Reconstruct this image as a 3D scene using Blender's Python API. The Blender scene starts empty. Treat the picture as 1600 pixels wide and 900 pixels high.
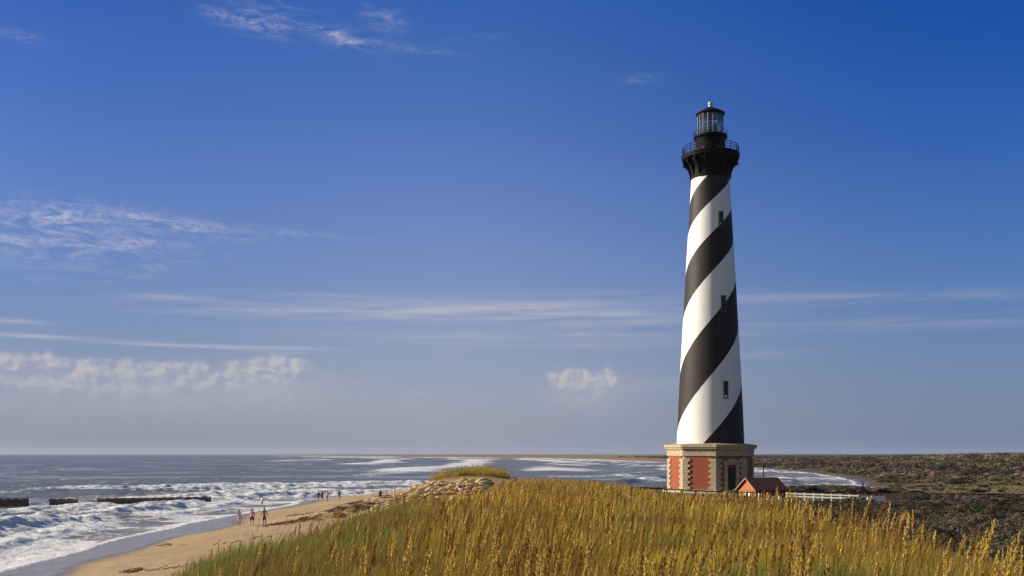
import bpy, bmesh, math, random
import numpy as np
from mathutils import Vector, Matrix
R = math.radians
random.seed(7)
rng = np.random.default_rng(11)
SC = bpy.context.scene
COL = SC.collection

# ------------------------------------------------------------------ camera
EYE = 9.0            # metres above the sea
FPX = 1555.0         # focal length in pixels of the 1600 wide photograph
HOR = 709.0          # row of the horizon
cam_d = bpy.data.cameras.new('camera'); cam = bpy.data.objects.new('camera', cam_d); COL.objects.link(cam)
cam.location = (0, 0, EYE); cam.rotation_euler = (R(90), 0, 0)
cam_d.sensor_width = 36.0; cam_d.lens = 36.0 * FPX / 1600.0
cam_d.shift_y = (HOR - 450.0) / 1600.0
cam_d.clip_start = 0.1; cam_d.clip_end = 120000
SC.camera = cam

# ------------------------------------------------------------------ light
SUN_AZ, SUN_EL = -81.0, 23.0          # azimuth from +Y towards +X, degrees
sun_dir = Vector((math.sin(R(SUN_AZ)) * math.cos(R(SUN_EL)), math.cos(R(SUN_AZ)) * math.cos(R(SUN_EL)), math.sin(R(SUN_EL))))
sl = bpy.data.lights.new('sun', 'SUN'); sl.energy = 5.0; sl.angle = R(0.5); sl.color = (1.0, 0.89, 0.72)
so = bpy.data.objects.new('sun', sl); COL.objects.link(so)
so.rotation_euler = sun_dir.to_track_quat('Z', 'Y').to_euler(); so.location = (-200, 40, 120)
SC.view_settings.view_transform = 'Standard'; SC.view_settings.look = 'None'
SC.view_settings.exposure = 0.45; SC.view_settings.gamma = 1.0; SC.view_settings.use_curve_mapping = False
SC.cycles.use_denoising = True
SC.cycles.max_bounces = 6; SC.cycles.diffuse_bounces = 3; SC.cycles.transparent_max_bounces = 12
SC.cycles.caustics_reflective = False; SC.cycles.caustics_refractive = False


class NT:
    """small helper that adds shader nodes and wires them"""
    def __init__(self, tree):
        self.t = tree
    def n(self, typ, **kw):
        x = self.t.nodes.new(typ)
        for k, v in kw.items(): setattr(x, k, v)
        return x
    def put(self, sock, v):
        if hasattr(v, 'is_output') or isinstance(v, bpy.types.NodeSocket): self.t.links.new(v, sock)
        elif v is not None:
            if hasattr(sock, 'default_value') and not isinstance(sock.default_value, (float, int)):
                v = tuple(v) + ((1.0,) if len(tuple(v)) == 3 and len(sock.default_value) == 4 else ())
            sock.default_value = v
    def m(self, op, a, b=None, c=None, clamp=False):
        x = self.n('ShaderNodeMath', operation=op); x.use_clamp = clamp
        for i, v in enumerate((a, b, c)):
            if v is not None: self.put(x.inputs[i], v)
        return x.outputs[0]
    def mix(self, f, a, b, blend='MIX'):
        x = self.n('ShaderNodeMix', data_type='RGBA', blend_type=blend)
        self.put(x.inputs['Factor'], f); self.put(x.inputs[6], a); self.put(x.inputs[7], b)
        return x.outputs[2]
    def rng(self, v, a, b, c=0.0, d=1.0, smooth=False):
        x = self.n('ShaderNodeMapRange'); x.interpolation_type = 'SMOOTHSTEP' if smooth else 'LINEAR'
        for i, q in enumerate((v, a, b, c, d)): self.put(x.inputs[i], q)
        return x.outputs[0]
    def noise(self, vec, scale, detail=4, rough=0.55, dist=0.0):
        x = self.n('ShaderNodeTexNoise')
        if vec is not None: self.put(x.inputs['Vector'], vec)
        x.inputs['Scale'].default_value = scale; x.inputs['Detail'].default_value = detail
        x.inputs['Roughness'].default_value = rough; x.inputs['Distortion'].default_value = dist
        return x.outputs['Fac']
    def mapping(self, vec, scale=(1, 1, 1), rot=(0, 0, 0), loc=(0, 0, 0)):
        x = self.n('ShaderNodeMapping'); self.put(x.inputs[0], vec)
        x.inputs['Scale'].default_value = scale; x.inputs['Rotation'].default_value = rot; x.inputs['Location'].default_value = loc
        return x.outputs[0]
    def attr(self, name, out='Fac'):
        x = self.n('ShaderNodeAttribute', attribute_name=name); return x.outputs[out]
    def obj(self):
        return self.n('ShaderNodeTexCoord').outputs['Object']
    def pos(self):
        return self.n('ShaderNodeNewGeometry').outputs['Position']
    def bump(self, h, strength=0.3, dist=0.05):
        x = self.n('ShaderNodeBump'); self.put(x.inputs['Height'], h)
        x.inputs['Strength'].default_value = strength; x.inputs['Distance'].default_value = dist
        return x.outputs[0]
    def xyz(self, v):
        x = self.n('ShaderNodeSeparateXYZ'); self.put(x.inputs[0], v); return x.outputs
    def comb(self, a, b, c):
        x = self.n('ShaderNodeCombineXYZ')
        for i, v in enumerate((a, b, c)): self.put(x.inputs[i], v)
        return x.outputs[0]


def material(name, col=(0.5, 0.5, 0.5), rough=0.7, metal=0.0, var=0.12, vscale=2.0, bump=0.0, bscale=20.0, spec=0.4):
    """plain procedural paint / stone / cloth with an uneven tone and a little relief"""
    m = bpy.data.materials.new(name); m.use_nodes = True
    N = NT(m.node_tree); b = m.node_tree.nodes['Principled BSDF']
    c = N.noise(N.obj(), vscale, 5)
    k = N.rng(c, 0.3, 0.7, 1 - var, 1 + var)
    x = N.n('ShaderNodeVectorMath', operation='SCALE'); N.put(x.inputs[0], col); N.put(x.inputs[3], k)
    N.put(b.inputs['Base Color'], x.outputs[0]); b.inputs['Roughness'].default_value = rough
    b.inputs['Metallic'].default_value = metal; b.inputs['Specular IOR Level'].default_value = spec
    if bump: N.put(b.inputs['Normal'], N.bump(N.noise(N.obj(), bscale, 4), bump, 0.03))
    return m


# ------------------------------------------------------------------ sky
def make_world():
    w = bpy.data.worlds.new('World'); SC.world = w; w.use_nodes = True
    t = w.node_tree; t.nodes.clear(); N = NT(t)
    sky = N.n('ShaderNodeTexSky', sky_type='NISHITA'); sky.sun_disc = False
    sky.sun_elevation = R(SUN_EL); sky.sun_rotation = R(SUN_AZ)
    sky.altitude = 0; sky.air_density = 1.15; sky.dust_density = 0.6; sky.ozone_density = 3.0
    g = N.n('ShaderNodeTexCoord').outputs['Generated']
    x, y, z = N.xyz(g)
    az = N.m('MULTIPLY', N.m('ARCTAN2', x, y), 57.2958)
    el = N.m('MULTIPLY', N.m('ARCSINE', z), 57.2958)
    p = N.comb(az, el, 0.0)
    def A(px): return math.degrees(math.atan((px - 800) / FPX))
    def E(px, py): return math.degrees(math.atan((HOR - py) / math.hypot(FPX, px - 800)))
    def blob(px, py, w_, h_, tilt, s):
        a0, e0 = A(px), E(px, py); sa, se = w_ / 27.0, h_ / 27.0
        v = N.mapping(N.comb(N.m('SUBTRACT', az, a0), N.m('SUBTRACT', el, e0), 0.0), (1, 1, 1), (0, 0, R(tilt)))
        u, q, _ = N.xyz(v)
        u = N.m('DIVIDE', u, sa); q = N.m('DIVIDE', q, se)
        r2 = N.m('ADD', N.m('MULTIPLY', u, u), N.m('MULTIPLY', q, q))
        return N.m('MULTIPLY', N.m('EXPONENT', N.m('MULTIPLY', r2, -1.0)), s)
    def add(l):
        o = l[0]
        for k in l[1:]: o = N.m('ADD', o, k)
        return o
    # high wisps, streaks and low puffs
    wisp = add([blob(125, 375, 135, 42, 0, 1.0), blob(60, 335, 90, 16, 8, .5), blob(230, 345, 130, 9, 6, .8), blob(370, 356, 130, 6, 2, .55),
                blob(395, 36, 62, 13, 8, .75), blob(425, 8, 60, 16, 0, .35), blob(530, 57, 62, 12, 12, .8), blob(600, 30, 28, 15, 20, .6),
                blob(650, 76, 60, 6, 4, .4), blob(30, 56, 45, 8, 3, .35), blob(995, 124, 30, 6, 0, .35), blob(740, 60, 40, 5, -6, .2)])
    band = add([blob(640, 484, 330, 15, -1, .75), blob(930, 495, 210, 24, 2, .5), blob(1300, 465, 330, 9, 2, .35), blob(1450, 505, 240, 10, 1, .3),
                blob(760, 525, 330, 8, 0, .4), blob(340, 541, 150, 3.4, 0, .9), blob(70, 526, 110, 3.4, 1, .8), blob(16, 501, 40, 4, 0, .8),
                blob(255, 463, 55, 5, 0, .55), blob(560, 463, 140, 4, 0, .35), blob(440, 551, 40, 2.5, 0, .6), blob(890, 540, 200, 6, 0, .3), blob(1170, 555, 90, 7, 0, .25)])
    cum = add([blob(40, 572, 70, 25, 0, 1.0), blob(135, 592, 85, 25, 0, 1.0), blob(240, 588, 100, 27, 0, 1.05), blob(290, 575, 28, 9, 0, .5), blob(395, 582, 75, 20, 0, 1.0), blob(440, 570, 48, 19, 0, .95),
               blob(890, 592, 36, 26, 0, 1.05), blob(946, 588, 18, 16, 0, .9), blob(915, 612, 58, 26, 0, .6), blob(640, 617, 45, 11, 0, .6), blob(555, 599, 14, 6, 0, .6), blob(810, 600, 36, 9, 0, .35), blob(1015, 604, 55, 9, 0, .3)])
    n1 = N.noise(N.mapping(p, (.36, 1.5, 1), (0, 0, R(-9))), 1.0, 9, .62, 1.1)
    n1b = N.noise(N.mapping(p, (1.1, 2.0, 1), (0, 0, R(28)), (3, 7, 0)), 1.2, 8, .66, 1.6)
    n2 = N.noise(N.mapping(p, (.16, 3.2, 1), (0, 0, R(-.6)), (5, 2, 0)), 1.0, 7, .55, .35)
    n3 = N.noise(N.mapping(p, (1.0, 1.25, 1), (0, 0, 0), (2, 9, 0)), .85, 7, .54, .3)
    f1 = N.m('MULTIPLY', wisp, N.m('MULTIPLY', N.rng(n1, .40, .78), N.rng(n1b, .28, .66)))
    f2 = N.m('MULTIPLY', band, N.rng(n2, .30, .68))
    f3 = N.m('MULTIPLY', N.rng(N.m('ADD', cum, N.m('MULTIPLY', N.m('SUBTRACT', n3, .5), 1.35)), 0.42, 1.0, 0, 1, True), N.rng(el, 2.4, 4.6, 0, 1, True))
    # a rough side lighting of the puffs: density towards the sun against density here
    n3s = N.noise(N.mapping(p, (1.0, 1.25, 1), (0, 0, 0), (2.28, 8.7, 0)), .85, 7, .54, .3)
    lit = N.rng(N.m('SUBTRACT', n3, n3s), -.09, .11, .0, 1.0)
    bg1 = N.n('ShaderNodeBackground'); bg1.inputs[1].default_value = 0.075
    # the sky itself, with film-like saturation; paler and greyer in the damp sea air low down
    hs = N.n('ShaderNodeHueSaturation'); N.put(hs.inputs['Color'], sky.outputs[0]); hs.inputs['Saturation'].default_value = 1.15
    skyc = hs.outputs[0]
    # the film's rendering of the blue: deeper and purer with height, and away from the sun
    cr = N.n('ShaderNodeValToRGB'); e_ = cr.color_ramp.elements
    e_[0].position = 0.0; e_[0].color = (.95, .80, 1.0, 1); e_[1].position = 1.0; e_[1].color = (.80, .88, 1.0, 1)
    k_ = cr.color_ramp.elements.new(.5); k_.color = (.20, .58, 1.20, 1); k_ = cr.color_ramp.elements.new(.25); k_.color = (.86, .78, 1.16, 1)
    N.put(cr.inputs[0], N.rng(el, 0, 60)); skyc = N.mix(1.0, skyc, cr.outputs[0], 'MULTIPLY')
    # the hazier, paler sky to the sides and behind
    pale = N.n('ShaderNodeHueSaturation'); N.put(pale.inputs['Color'], sky.outputs[0]); pale.inputs['Saturation'].default_value = .55
    skyc = N.mix(N.rng(N.m('ABSOLUTE', az), 42, 75, 0, .85, True), skyc, N.mix(1.0, pale.outputs[0], (.58, .60, .66), 'MULTIPLY'))
    low = N.rng(el, -1.0, 17.0, 1, 0); low = N.m('POWER', low, 1.5)
    skyc = N.mix(N.m('MULTIPLY', low, .85), skyc, (2.65, 3.2, 4.65))
    right = N.m('POWER', N.rng(N.m('ABSOLUTE', N.m('SUBTRACT', az, 70)), 75, 42, 0, 1, True), 1.0)
    left = N.rng(N.m('ABSOLUTE', N.m('ADD', az, 60)), 60, 34, 0, 1, True)
    skyc = N.mix(left, skyc, N.mix(1.0, skyc, N.mix(N.rng(el, 0, 9, 0, 1, True), (.80, .83, .88), (.60, .72, .82)), 'MULTIPLY'))
    skyc = N.mix(right, skyc, N.mix(1.0, skyc, N.mix(N.rng(el, 4, 24), (.56, .70, .86), (.20, .62, .92)), 'MULTIPLY'))
    c = N.mix(N.m('MULTIPLY', f1, 1.25, clamp=True), skyc, (5.6, 5.5, 6.2))
    c = N.mix(N.m('MULTIPLY', f2, .95, clamp=True), c, (4.9, 4.8, 5.4))
    cc = N.mix(lit, (3.5, 3.6, 4.6), (6.1, 5.6, 5.6))
    veil = add([blob(200, 616, 280, 32, 0, .8), blob(430, 603, 100, 28, 0, .7), blob(915, 618, 70, 30, 0, .7), blob(1000, 600, 120, 12, 0, .3), blob(640, 632, 70, 16, 0, .25)])
    c = N.mix(N.m('MULTIPLY', veil, N.rng(n3, .3, .7, .5, 1.0), clamp=True), c, (3.9, 3.95, 4.75))
    c = N.mix(N.m('MULTIPLY', f3, .58, clamp=True), c, cc)
    N.put(bg1.inputs[0], c)
    out = N.n('ShaderNodeOutputWorld'); t.links.new(bg1.outputs[0], out.inputs[0])
make_world()

# ------------------------------------------------------------------ object helpers
def link(o, parent=None):
    COL.objects.link(o)
    if parent is not None: o.parent = parent
    return o
def tag(o, label=None, cat=None, group=None, kind=None):
    if label: o['label'] = label
    if cat: o['category'] = cat
    if group: o['group'] = group
    if kind: o['kind'] = kind
    return o
def empty(name, loc, rz=0.0, label=None, cat=None, group=None):
    o = bpy.data.objects.new(name, None); o.location = loc; o.rotation_euler = (0, 0, rz); o.empty_display_size = .3
    return tag(link(o), label, cat, group)
def obj(name, bm, mat, parent=None, smooth=False, loc=None):
    me = bpy.data.meshes.new(name)
    bmesh.ops.recalc_face_normals(bm, faces=bm.faces)
    bm.to_mesh(me); bm.free()
    for m in (mat if isinstance(mat, (list, tuple)) else [mat]): me.materials.append(m)
    if smooth:
        me.polygons.foreach_set('use_smooth', [True] * len(me.polygons))
        try: me.set_sharp_from_angle(angle=R(40))
        except Exception: pass
    o = bpy.data.objects.new(name, me)
    if loc is not None: o.location = loc
    return link(o, parent)
def np_mesh(name, V, F, mat, attrs=None, smooth=False):
    """V (n,3), F (m,k) index array -> mesh datablock"""
    me = bpy.data.meshes.new(name); V = np.ascontiguousarray(V, np.float32); F = np.ascontiguousarray(F, np.int32)
    m, k = F.shape
    me.vertices.add(len(V)); me.vertices.foreach_set('co', V.ravel())
    me.loops.add(m * k); me.loops.foreach_set('vertex_index', F.ravel())
    me.polygons.add(m); me.polygons.foreach_set('loop_start', np.arange(0, m * k, k, dtype=np.int32))
    if smooth: me.polygons.foreach_set('use_smooth', np.ones(m, bool))
    me.update(calc_edges=True)
    for nme, a in (attrs or {}).items():
        a = np.asarray(a, np.float32)
        if a.ndim == 1:
            at = me.attributes.new(nme, 'FLOAT', 'POINT'); at.data.foreach_set('value', a)
        else:
            a4 = np.ones((len(a), 4), np.float32); a4[:, :3] = a
            at = me.attributes.new(nme, 'FLOAT_COLOR', 'POINT'); at.data.foreach_set('color', a4.ravel())
    me.materials.append(mat)
    return me
def np_obj(name, V, F, mat, attrs=None, smooth=False, parent=None):
    return link(bpy.data.objects.new(name, np_mesh(name, V, F, mat, attrs, smooth)), parent)
def add_box(bm, c, size, rz=0.0, M=None):
    g = bmesh.ops.create_cube(bm, size=1.0)['verts']
    T = Matrix.Translation(c) @ Matrix.Rotation(rz, 4, 'Z') @ Matrix.Diagonal((*size, 1))
    bmesh.ops.transform(bm, matrix=(M @ T if M else T), verts=g); return g
def add_prism(bm, pts, z0, z1):
    lo = [bm.verts.new((p[0], p[1], z0)) for p in pts]; hi = [bm.verts.new((p[0], p[1], z1)) for p in pts]
    n = len(pts); bm.faces.new(lo[::-1]); bm.faces.new(hi)
    for i in range(n): bm.faces.new((lo[i], lo[(i + 1) % n], hi[(i + 1) % n], hi[i]))
def add_poly(bm, pts3, off):
    """flat polygon of 3D points given thickness by the vector off"""
    a = [bm.verts.new(p) for p in pts3]; b = [bm.verts.new(Vector(p) + Vector(off)) for p in pts3]; n = len(a)
    bm.faces.new(a); bm.faces.new(b[::-1])
    for i in range(n): bm.faces.new((a[i], b[i], b[(i + 1) % n], a[(i + 1) % n]))
def add_tube(bm, pts, r, seg=6, cap=True):
    pts = [Vector(p) for p in pts]; rr = r if isinstance(r, (list, tuple)) else [r] * len(pts); rings = []
    for i, p in enumerate(pts):
        d = (pts[min(i + 1, len(pts) - 1)] - pts[max(i - 1, 0)]).normalized()
        u = d.orthogonal().normalized() if abs(d.z) < .9 else Vector((1, 0, 0)); u = (u - d * u.dot(d)).normalized(); v = d.cross(u)
        rings.append([bm.verts.new(p + (u * math.cos(2 * math.pi * k / seg) + v * math.sin(2 * math.pi * k / seg)) * rr[i]) for k in range(seg)])
    for a, b in zip(rings, rings[1:]):
        for k in range(seg): bm.faces.new((a[k], a[(k + 1) % seg], b[(k + 1) % seg], b[k]))
    if cap: bm.faces.new(rings[0][::-1]); bm.faces.new(rings[-1])
def add_lathe(bm, prof, seg=64, c=(0, 0), cap=True, a0=0.0):
    rings = []
    for r, z in prof:
        rings.append([bm.verts.new((c[0] + r * math.sin(a0 + 2 * math.pi * k / seg), c[1] + r * math.cos(a0 + 2 * math.pi * k / seg), z)) for k in range(seg)])
    for a, b in zip(rings, rings[1:]):
        for k in range(seg): bm.faces.new((a[k], b[k], b[(k + 1) % seg], a[(k + 1) % seg]))
    if cap: bm.faces.new(rings[0]); bm.faces.new(rings[-1][::-1])
def add_ring(bm, rad, z, thick, seg=48):
    n = 6; rows = []
    for k in range(seg):
        a = 2 * math.pi * k / seg
        rows.append([bm.verts.new(((rad + thick * math.cos(2 * math.pi * j / n)) * math.sin(a), (rad + thick * math.cos(2 * math.pi * j / n)) * math.cos(a), z + thick * math.sin(2 * math.pi * j / n))) for j in range(n)])
    for k in range(seg):
        a, b = rows[k], rows[(k + 1) % seg]
        for j in range(n): bm.faces.new((a[j], b[j], b[(j + 1) % n], a[(j + 1) % n]))

# ------------------------------------------------------------------ numpy noise and shapes
def _h(i, j, s):
    n = (i.astype(np.int64) * 374761393 + j.astype(np.int64) * 668265263 + s * 1442695041) & 0xffffffff
    n = ((n ^ (n >> 13)) * 1274126177) & 0xffffffff
    return ((n ^ (n >> 16)) & 0xffff) / 65535.0
def vn(x, y, s=0):
    x = np.asarray(x, float); y = np.asarray(y, float)
    i = np.floor(x); j = np.floor(y); u = x - i; v = y - j; u = u * u * (3 - 2 * u); v = v * v * (3 - 2 * v)
    a = _h(i, j, s); b = _h(i + 1, j, s); c = _h(i, j + 1, s); d = _h(i + 1, j + 1, s)
    return (a * (1 - u) + b * u) * (1 - v) + (c * (1 - u) + d * u) * v
def fbm(x, y, s=0, o=4):
    t = 0; a = .5; n = 0
    for k in range(o):
        t = t + a * vn(x * 2 ** k + 17.3 * k, y * 2 ** k - 9.1 * k, s + k); n += a; a *= .5
    return t / n
def ss(a, b, x):
    t = np.clip((np.asarray(x, float) - a) / (b - a), 0, 1); return t * t * (3 - 2 * t)

SHORE = np.array([(-60, -3000), (-47, -300), (-43, 0), (-41, 60), (-41.5, 85), (-43.5, 124), (-41, 160), (-42, 190), (-36, 203), (-24, 212), (0, 226), (28, 222), (56, 214), (76, 221),
                  (88, 245), (95, 282), (108, 325), (123, 390), (137, 485), (142, 565), (150, 750), (160, 1000), (140, 1400), (60, 1950), (-330, 2750), (-1600, 6600), (-2600, 9500), (-2600, 14000)], float)
def sdf(x, y):
    """distance to the waterline, positive at sea"""
    x = np.asarray(x, float); y = np.asarray(y, float)
    best = np.full(x.shape, 1e18)
    for (ax, ay), (bx, by) in zip(SHORE[:-1], SHORE[1:]):
        dx, dy = bx - ax, by - ay
        t = np.clip(((x - ax) * dx + (y - ay) * dy) / (dx * dx + dy * dy), 0, 1)
        best = np.minimum(best, (x - ax - t * dx) ** 2 + (y - ay - t * dy) ** 2)
    d = np.sqrt(best)
    P = np.vstack([SHORE, [(90000, 14500), (90000, -3000)]]); inside = np.zeros(x.shape, bool)
    for (ax, ay), (bx, by) in zip(P, np.roll(P, -1, 0)):
        c = (ay > y) != (by > y)
        if ay != by: inside ^= c & (x < (bx - ax) * (y - ay) / (by - ay) + ax)
    return np.where(inside, -d, d)

def ridge(x, y):
    """0..1 footprint of the long grassy dune the camera stands on"""
    wob = (fbm(x * 0 + y / 9, y * 0 + 3.0, 5, 3) - .5)
    xl = np.interp(y, [-20, 10, 15, 22, 45, 60, 75, 90, 105], [-1.2, -2.0, -3.9, -5.6, -6.2, -5.4, -2.6, .2, 2.2]) + wob * 1.6
    xr = np.interp(y, [-20, 18, 40, 62, 85, 110], [9.2, 9.2, 10.2, 9.6, 6, 3.5]) + (fbm(y / 8, y * 0, 9, 3) - .5) * 2.0
    wr = np.interp(y, [0, 40, 62, 85, 110], [7, 7, 10, 20, 28])
    m = ss(xl - 6.5, xl + .5, x) * (1 - ss(xr - 1.0, xr + wr, x))
    return m * ss(-60, -20, y) * (1 - ss(108, 132, y))
def terrain(x, y, s=None):
    x = np.asarray(x, float); y = np.asarray(y, float)
    if s is None: s = sdf(x, y)
    t = -s
    z = np.interp(t, [-4000, -400, -60, -15, 0, 4, 9, 14, 22, 34, 60, 250, 700, 3000], [-14, -8, -3, -.9, .10, .32, .72, 1.3, 2.05, 2.65, 3.0, 3.1, 3.4, 3.0])
    land = ss(8, 40, t)
    z = z + land * ((fbm(x / 14, y / 14, 21) - .5) * .9 + (fbm(x / 70, y / 70, 31, 3) - .5) * .8) * ss(4000, 600, np.hypot(x, y)) \
          + ss(0, 6, t) * (1 - land) * (fbm(x / 7, y / 5, 3) - .5) * .22
    # level yard round the tower
    yard = 1 - ss(9, 26, np.hypot(x - 33, y - 150)); z = z * (1 - yard) + 3.05 * yard
    hollow = ss(13, 22, x) * ss(30, 50, y) * (1 - ss(108, 119, y)); z = z - hollow * .65
    flat = ss(20, 30, x) * (1 - ss(56, 64, x)) * ss(110, 117, y) * (1 - ss(128, 140, y)); z = z * (1 - flat) + 3.05 * flat
    m = ridge(x, y)
    top = np.interp(y, [-30, 0, 8, 14, 25, 60, 110], [7.2, 7.0, 6.65, 6.45, 6.3, 5.75, 5.35]) + (fbm(x / 6, y / 9, 41) - .5) * .7
    z = z + m * np.maximum(top - z, 0)
    # knoll held by the sandbags
    h = np.interp(x, [-24, -19, -15, -10, -5, 1, 6, 12, 18], [0, 2.6, 3.9, 5.3, 5.85, 5.7, 5.0, 3.6, 0])
    prof = ss(103, 119, y) * (1 - ss(131, 150, y))
    k = h * prof + (fbm(x / 4, y / 4, 51) - .5) * .3 * prof
    bump = .95 * np.exp(-((x + 5.3) / 4.6) ** 4 - ((y - 127) / 6.0) ** 2)
    z = np.maximum(z, k) + bump
    # low sand hummocks left of the knoll
    hum = 1.1 * np.exp(-((x + 17) / 6) ** 2 - ((y - 112) / 6) ** 2) * (.6 + .8 * fbm(x / 3, y / 3, 61))
    # far wooded rise to the right
    rise = ss(300, 1000, y) * ss(.30, .52, x / np.maximum(y, 1)) * 3.0
    return z + hum + rise
def ground(x, y): return float(terrain(np.array([x]), np.array([y]))[0])
def at(px, py, d):
    return Vector(((px - 800) / FPX * d, d, EYE - (py - HOR) * d / FPX))
def foot(px, py, d0=20.0, d1=1500.0):
    """where the line of sight of a pixel meets the ground"""
    d = np.geomspace(d0, d1, 6000); z = terrain((px - 800) / FPX * d, d)
    hit = np.nonzero(EYE - (py - HOR) * d / FPX <= z)[0]
    k = hit[0] if len(hit) else -1
    return Vector(((px - 800) / FPX * d[k], d[k], z[k]))

def grid_faces(nr, na, wrap):
    i = np.arange(nr - 1)[:, None]; j = np.arange(na if wrap else na - 1)[None, :]; j2 = (j + 1) % na
    return np.stack([i * na + j, i * na + j2, (i + 1) * na + j2, (i + 1) * na + j], -1).reshape(-1, 4)

# ------------------------------------------------------------------ ground
def ground_material():
    m = bpy.data.materials.new('ground'); m.use_nodes = True; N = NT(m.node_tree); b = m.node_tree.nodes['Principled BSDF']
    p = N.pos()
    big = N.noise(p, .12, 5); mid = N.noise(p, .9, 5); fine = N.noise(p, 14, 4)
    sand = N.mix(N.rng(big, .35, .65), (.40, .27, .14), (.47, .335, .19))
    sand = N.mix(N.m('MULTIPLY', N.rng(mid, .5, .75), .5), sand, (.33, .20, .085))
    sand = N.mix(N.m('MULTIPLY', N.rng(N.noise(N.mapping(p, (.35, 1.6, 1)), .5, 6, .65), .56, .70), .55), sand, (.17, .095, .04))
    wet = N.attr('wet')
    wetc = N.mix(N.rng(mid, .3, .7), (.115, .085, .065), (.17, .125, .09))
    c = N.mix(wet, sand, wetc)
    under = N.mix(N.rng(mid, .35, .68), (.19, .11, .025), (.30, .20, .055))
    c = N.mix(N.attr('dune'), c, under)
    soil = N.mix(N.rng(mid, .35, .65), (.075, .05, .033), (.13, .095, .05))
    soil = N.mix(N.rng(big, .45, .6), soil, (.085, .07, .028))
    c = N.mix(N.attr('scrub'), c, soil)
    mead = N.mix(N.rng(N.noise(N.mapping(p, (.3, 1, 1)), .35, 5), .35, .65), (.13, .105, .045), (.21, .155, .07))
    c = N.mix(N.attr('meadow'), c, mead)
    N.put(b.inputs['Base Color'], c)
    N.put(b.inputs['Roughness'], N.rng(wet, .35, 1, .9, .16)); N.put(b.inputs['Specular IOR Level'], N.rng(wet, 0, 1, .25, .55))
    hh = N.m('ADD', N.m('MULTIPLY', mid, 1.0), N.m('MULTIPLY', fine, .25))
    bp = N.n('ShaderNodeBump'); N.put(bp.inputs['Height'], hh); N.put(bp.inputs['Strength'], N.rng(wet, 0, .8, .7, .04)); bp.inputs['Distance'].default_value = .25
    N.put(b.inputs['Normal'], bp.outputs[0])
    return m
def polar(az, r):
    a, rr = np.meshgrid(np.radians(az), r); return rr * np.sin(a), rr * np.cos(a)
azd = np.concatenate([np.arange(-180, -42, 4.0), np.arange(-42, 42, .13), np.arange(42, 180, 4.0)])
rt = np.concatenate([[.05], np.geomspace(1.2, 14000, 700)])
X, Y = polar(azd, rt); S_ = sdf(X.ravel(), Y.ravel()); Xf, Yf = X.ravel(), Y.ravel()
Z = terrain(Xf, Yf, S_)
wetn = (fbm(Xf / 16, Yf / 16, 71, 3) - .5) * 9
wo = np.interp(Yf, [125, 150], [0, 4.5]); wet = 1 - ss(8.6, 11.8, -S_ + wetn + wo)
kn = np.exp(-((Xf + 5.3) / 5.0) ** 4 - ((Yf - 126) / 7.0) ** 2)
dune = np.clip(ss(.28, .62, ridge(Xf, Yf) + (fbm(Xf / 3, Yf / 3, 81) - .5) * .35) + ss(.3, .6, kn), 0, 1)
rgt = ss(13, 17, Xf + np.clip(Yf - 250, 0, 1e9) * -.0 + (fbm(Xf / 5, Yf / 5, 83) - .5) * 5)
inland = ss(np.where(Yf > 232, -8, 22), np.where(Yf > 232, 6, 42), -S_ + (fbm(Xf / 30, Yf / 30, 85) - .5) * 26)
def meadow_mask(x, y):
    q = x / np.maximum(y, 1)
    n = (fbm(x / 22, y / 30, 91) - .5)
    a = ss(.32, .39, q + n * .08) * ss(130, 145, y + n * 34) * (1 - ss(200, 262, y + n * 110)) * ss(.30, .52, fbm(x / 9, y / 14, 93, 4) + .12)
    c = np.exp(-((x - 48) / 5.5) ** 2 - ((y - 122) / 5) ** 4)
    yard = 1 - ss(12, 22, np.hypot(x - 33, y - 150) + n * 8)
    return np.clip(a + c + yard * .75, 0, 1)
mead = meadow_mask(Xf, Yf) * ss(10, 18, -S_)
farleft = ss(600, 900, Yf) * (1 - ss(.13, .22, Xf / np.maximum(Yf, 1)))
scrub = (1 - .45 * farleft) * inland * np.clip(rgt + ss(136, 150, Yf), 0, 1) * (1 - dune)
F = grid_faces(len(rt), len(azd), True)
g = np_obj('ground', np.stack([Xf, Yf, Z], 1), F, ground_material(), dict(wet=wet, dune=dune, scrub=scrub, meadow=mead), True); tag(g, kind='structure')

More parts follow.
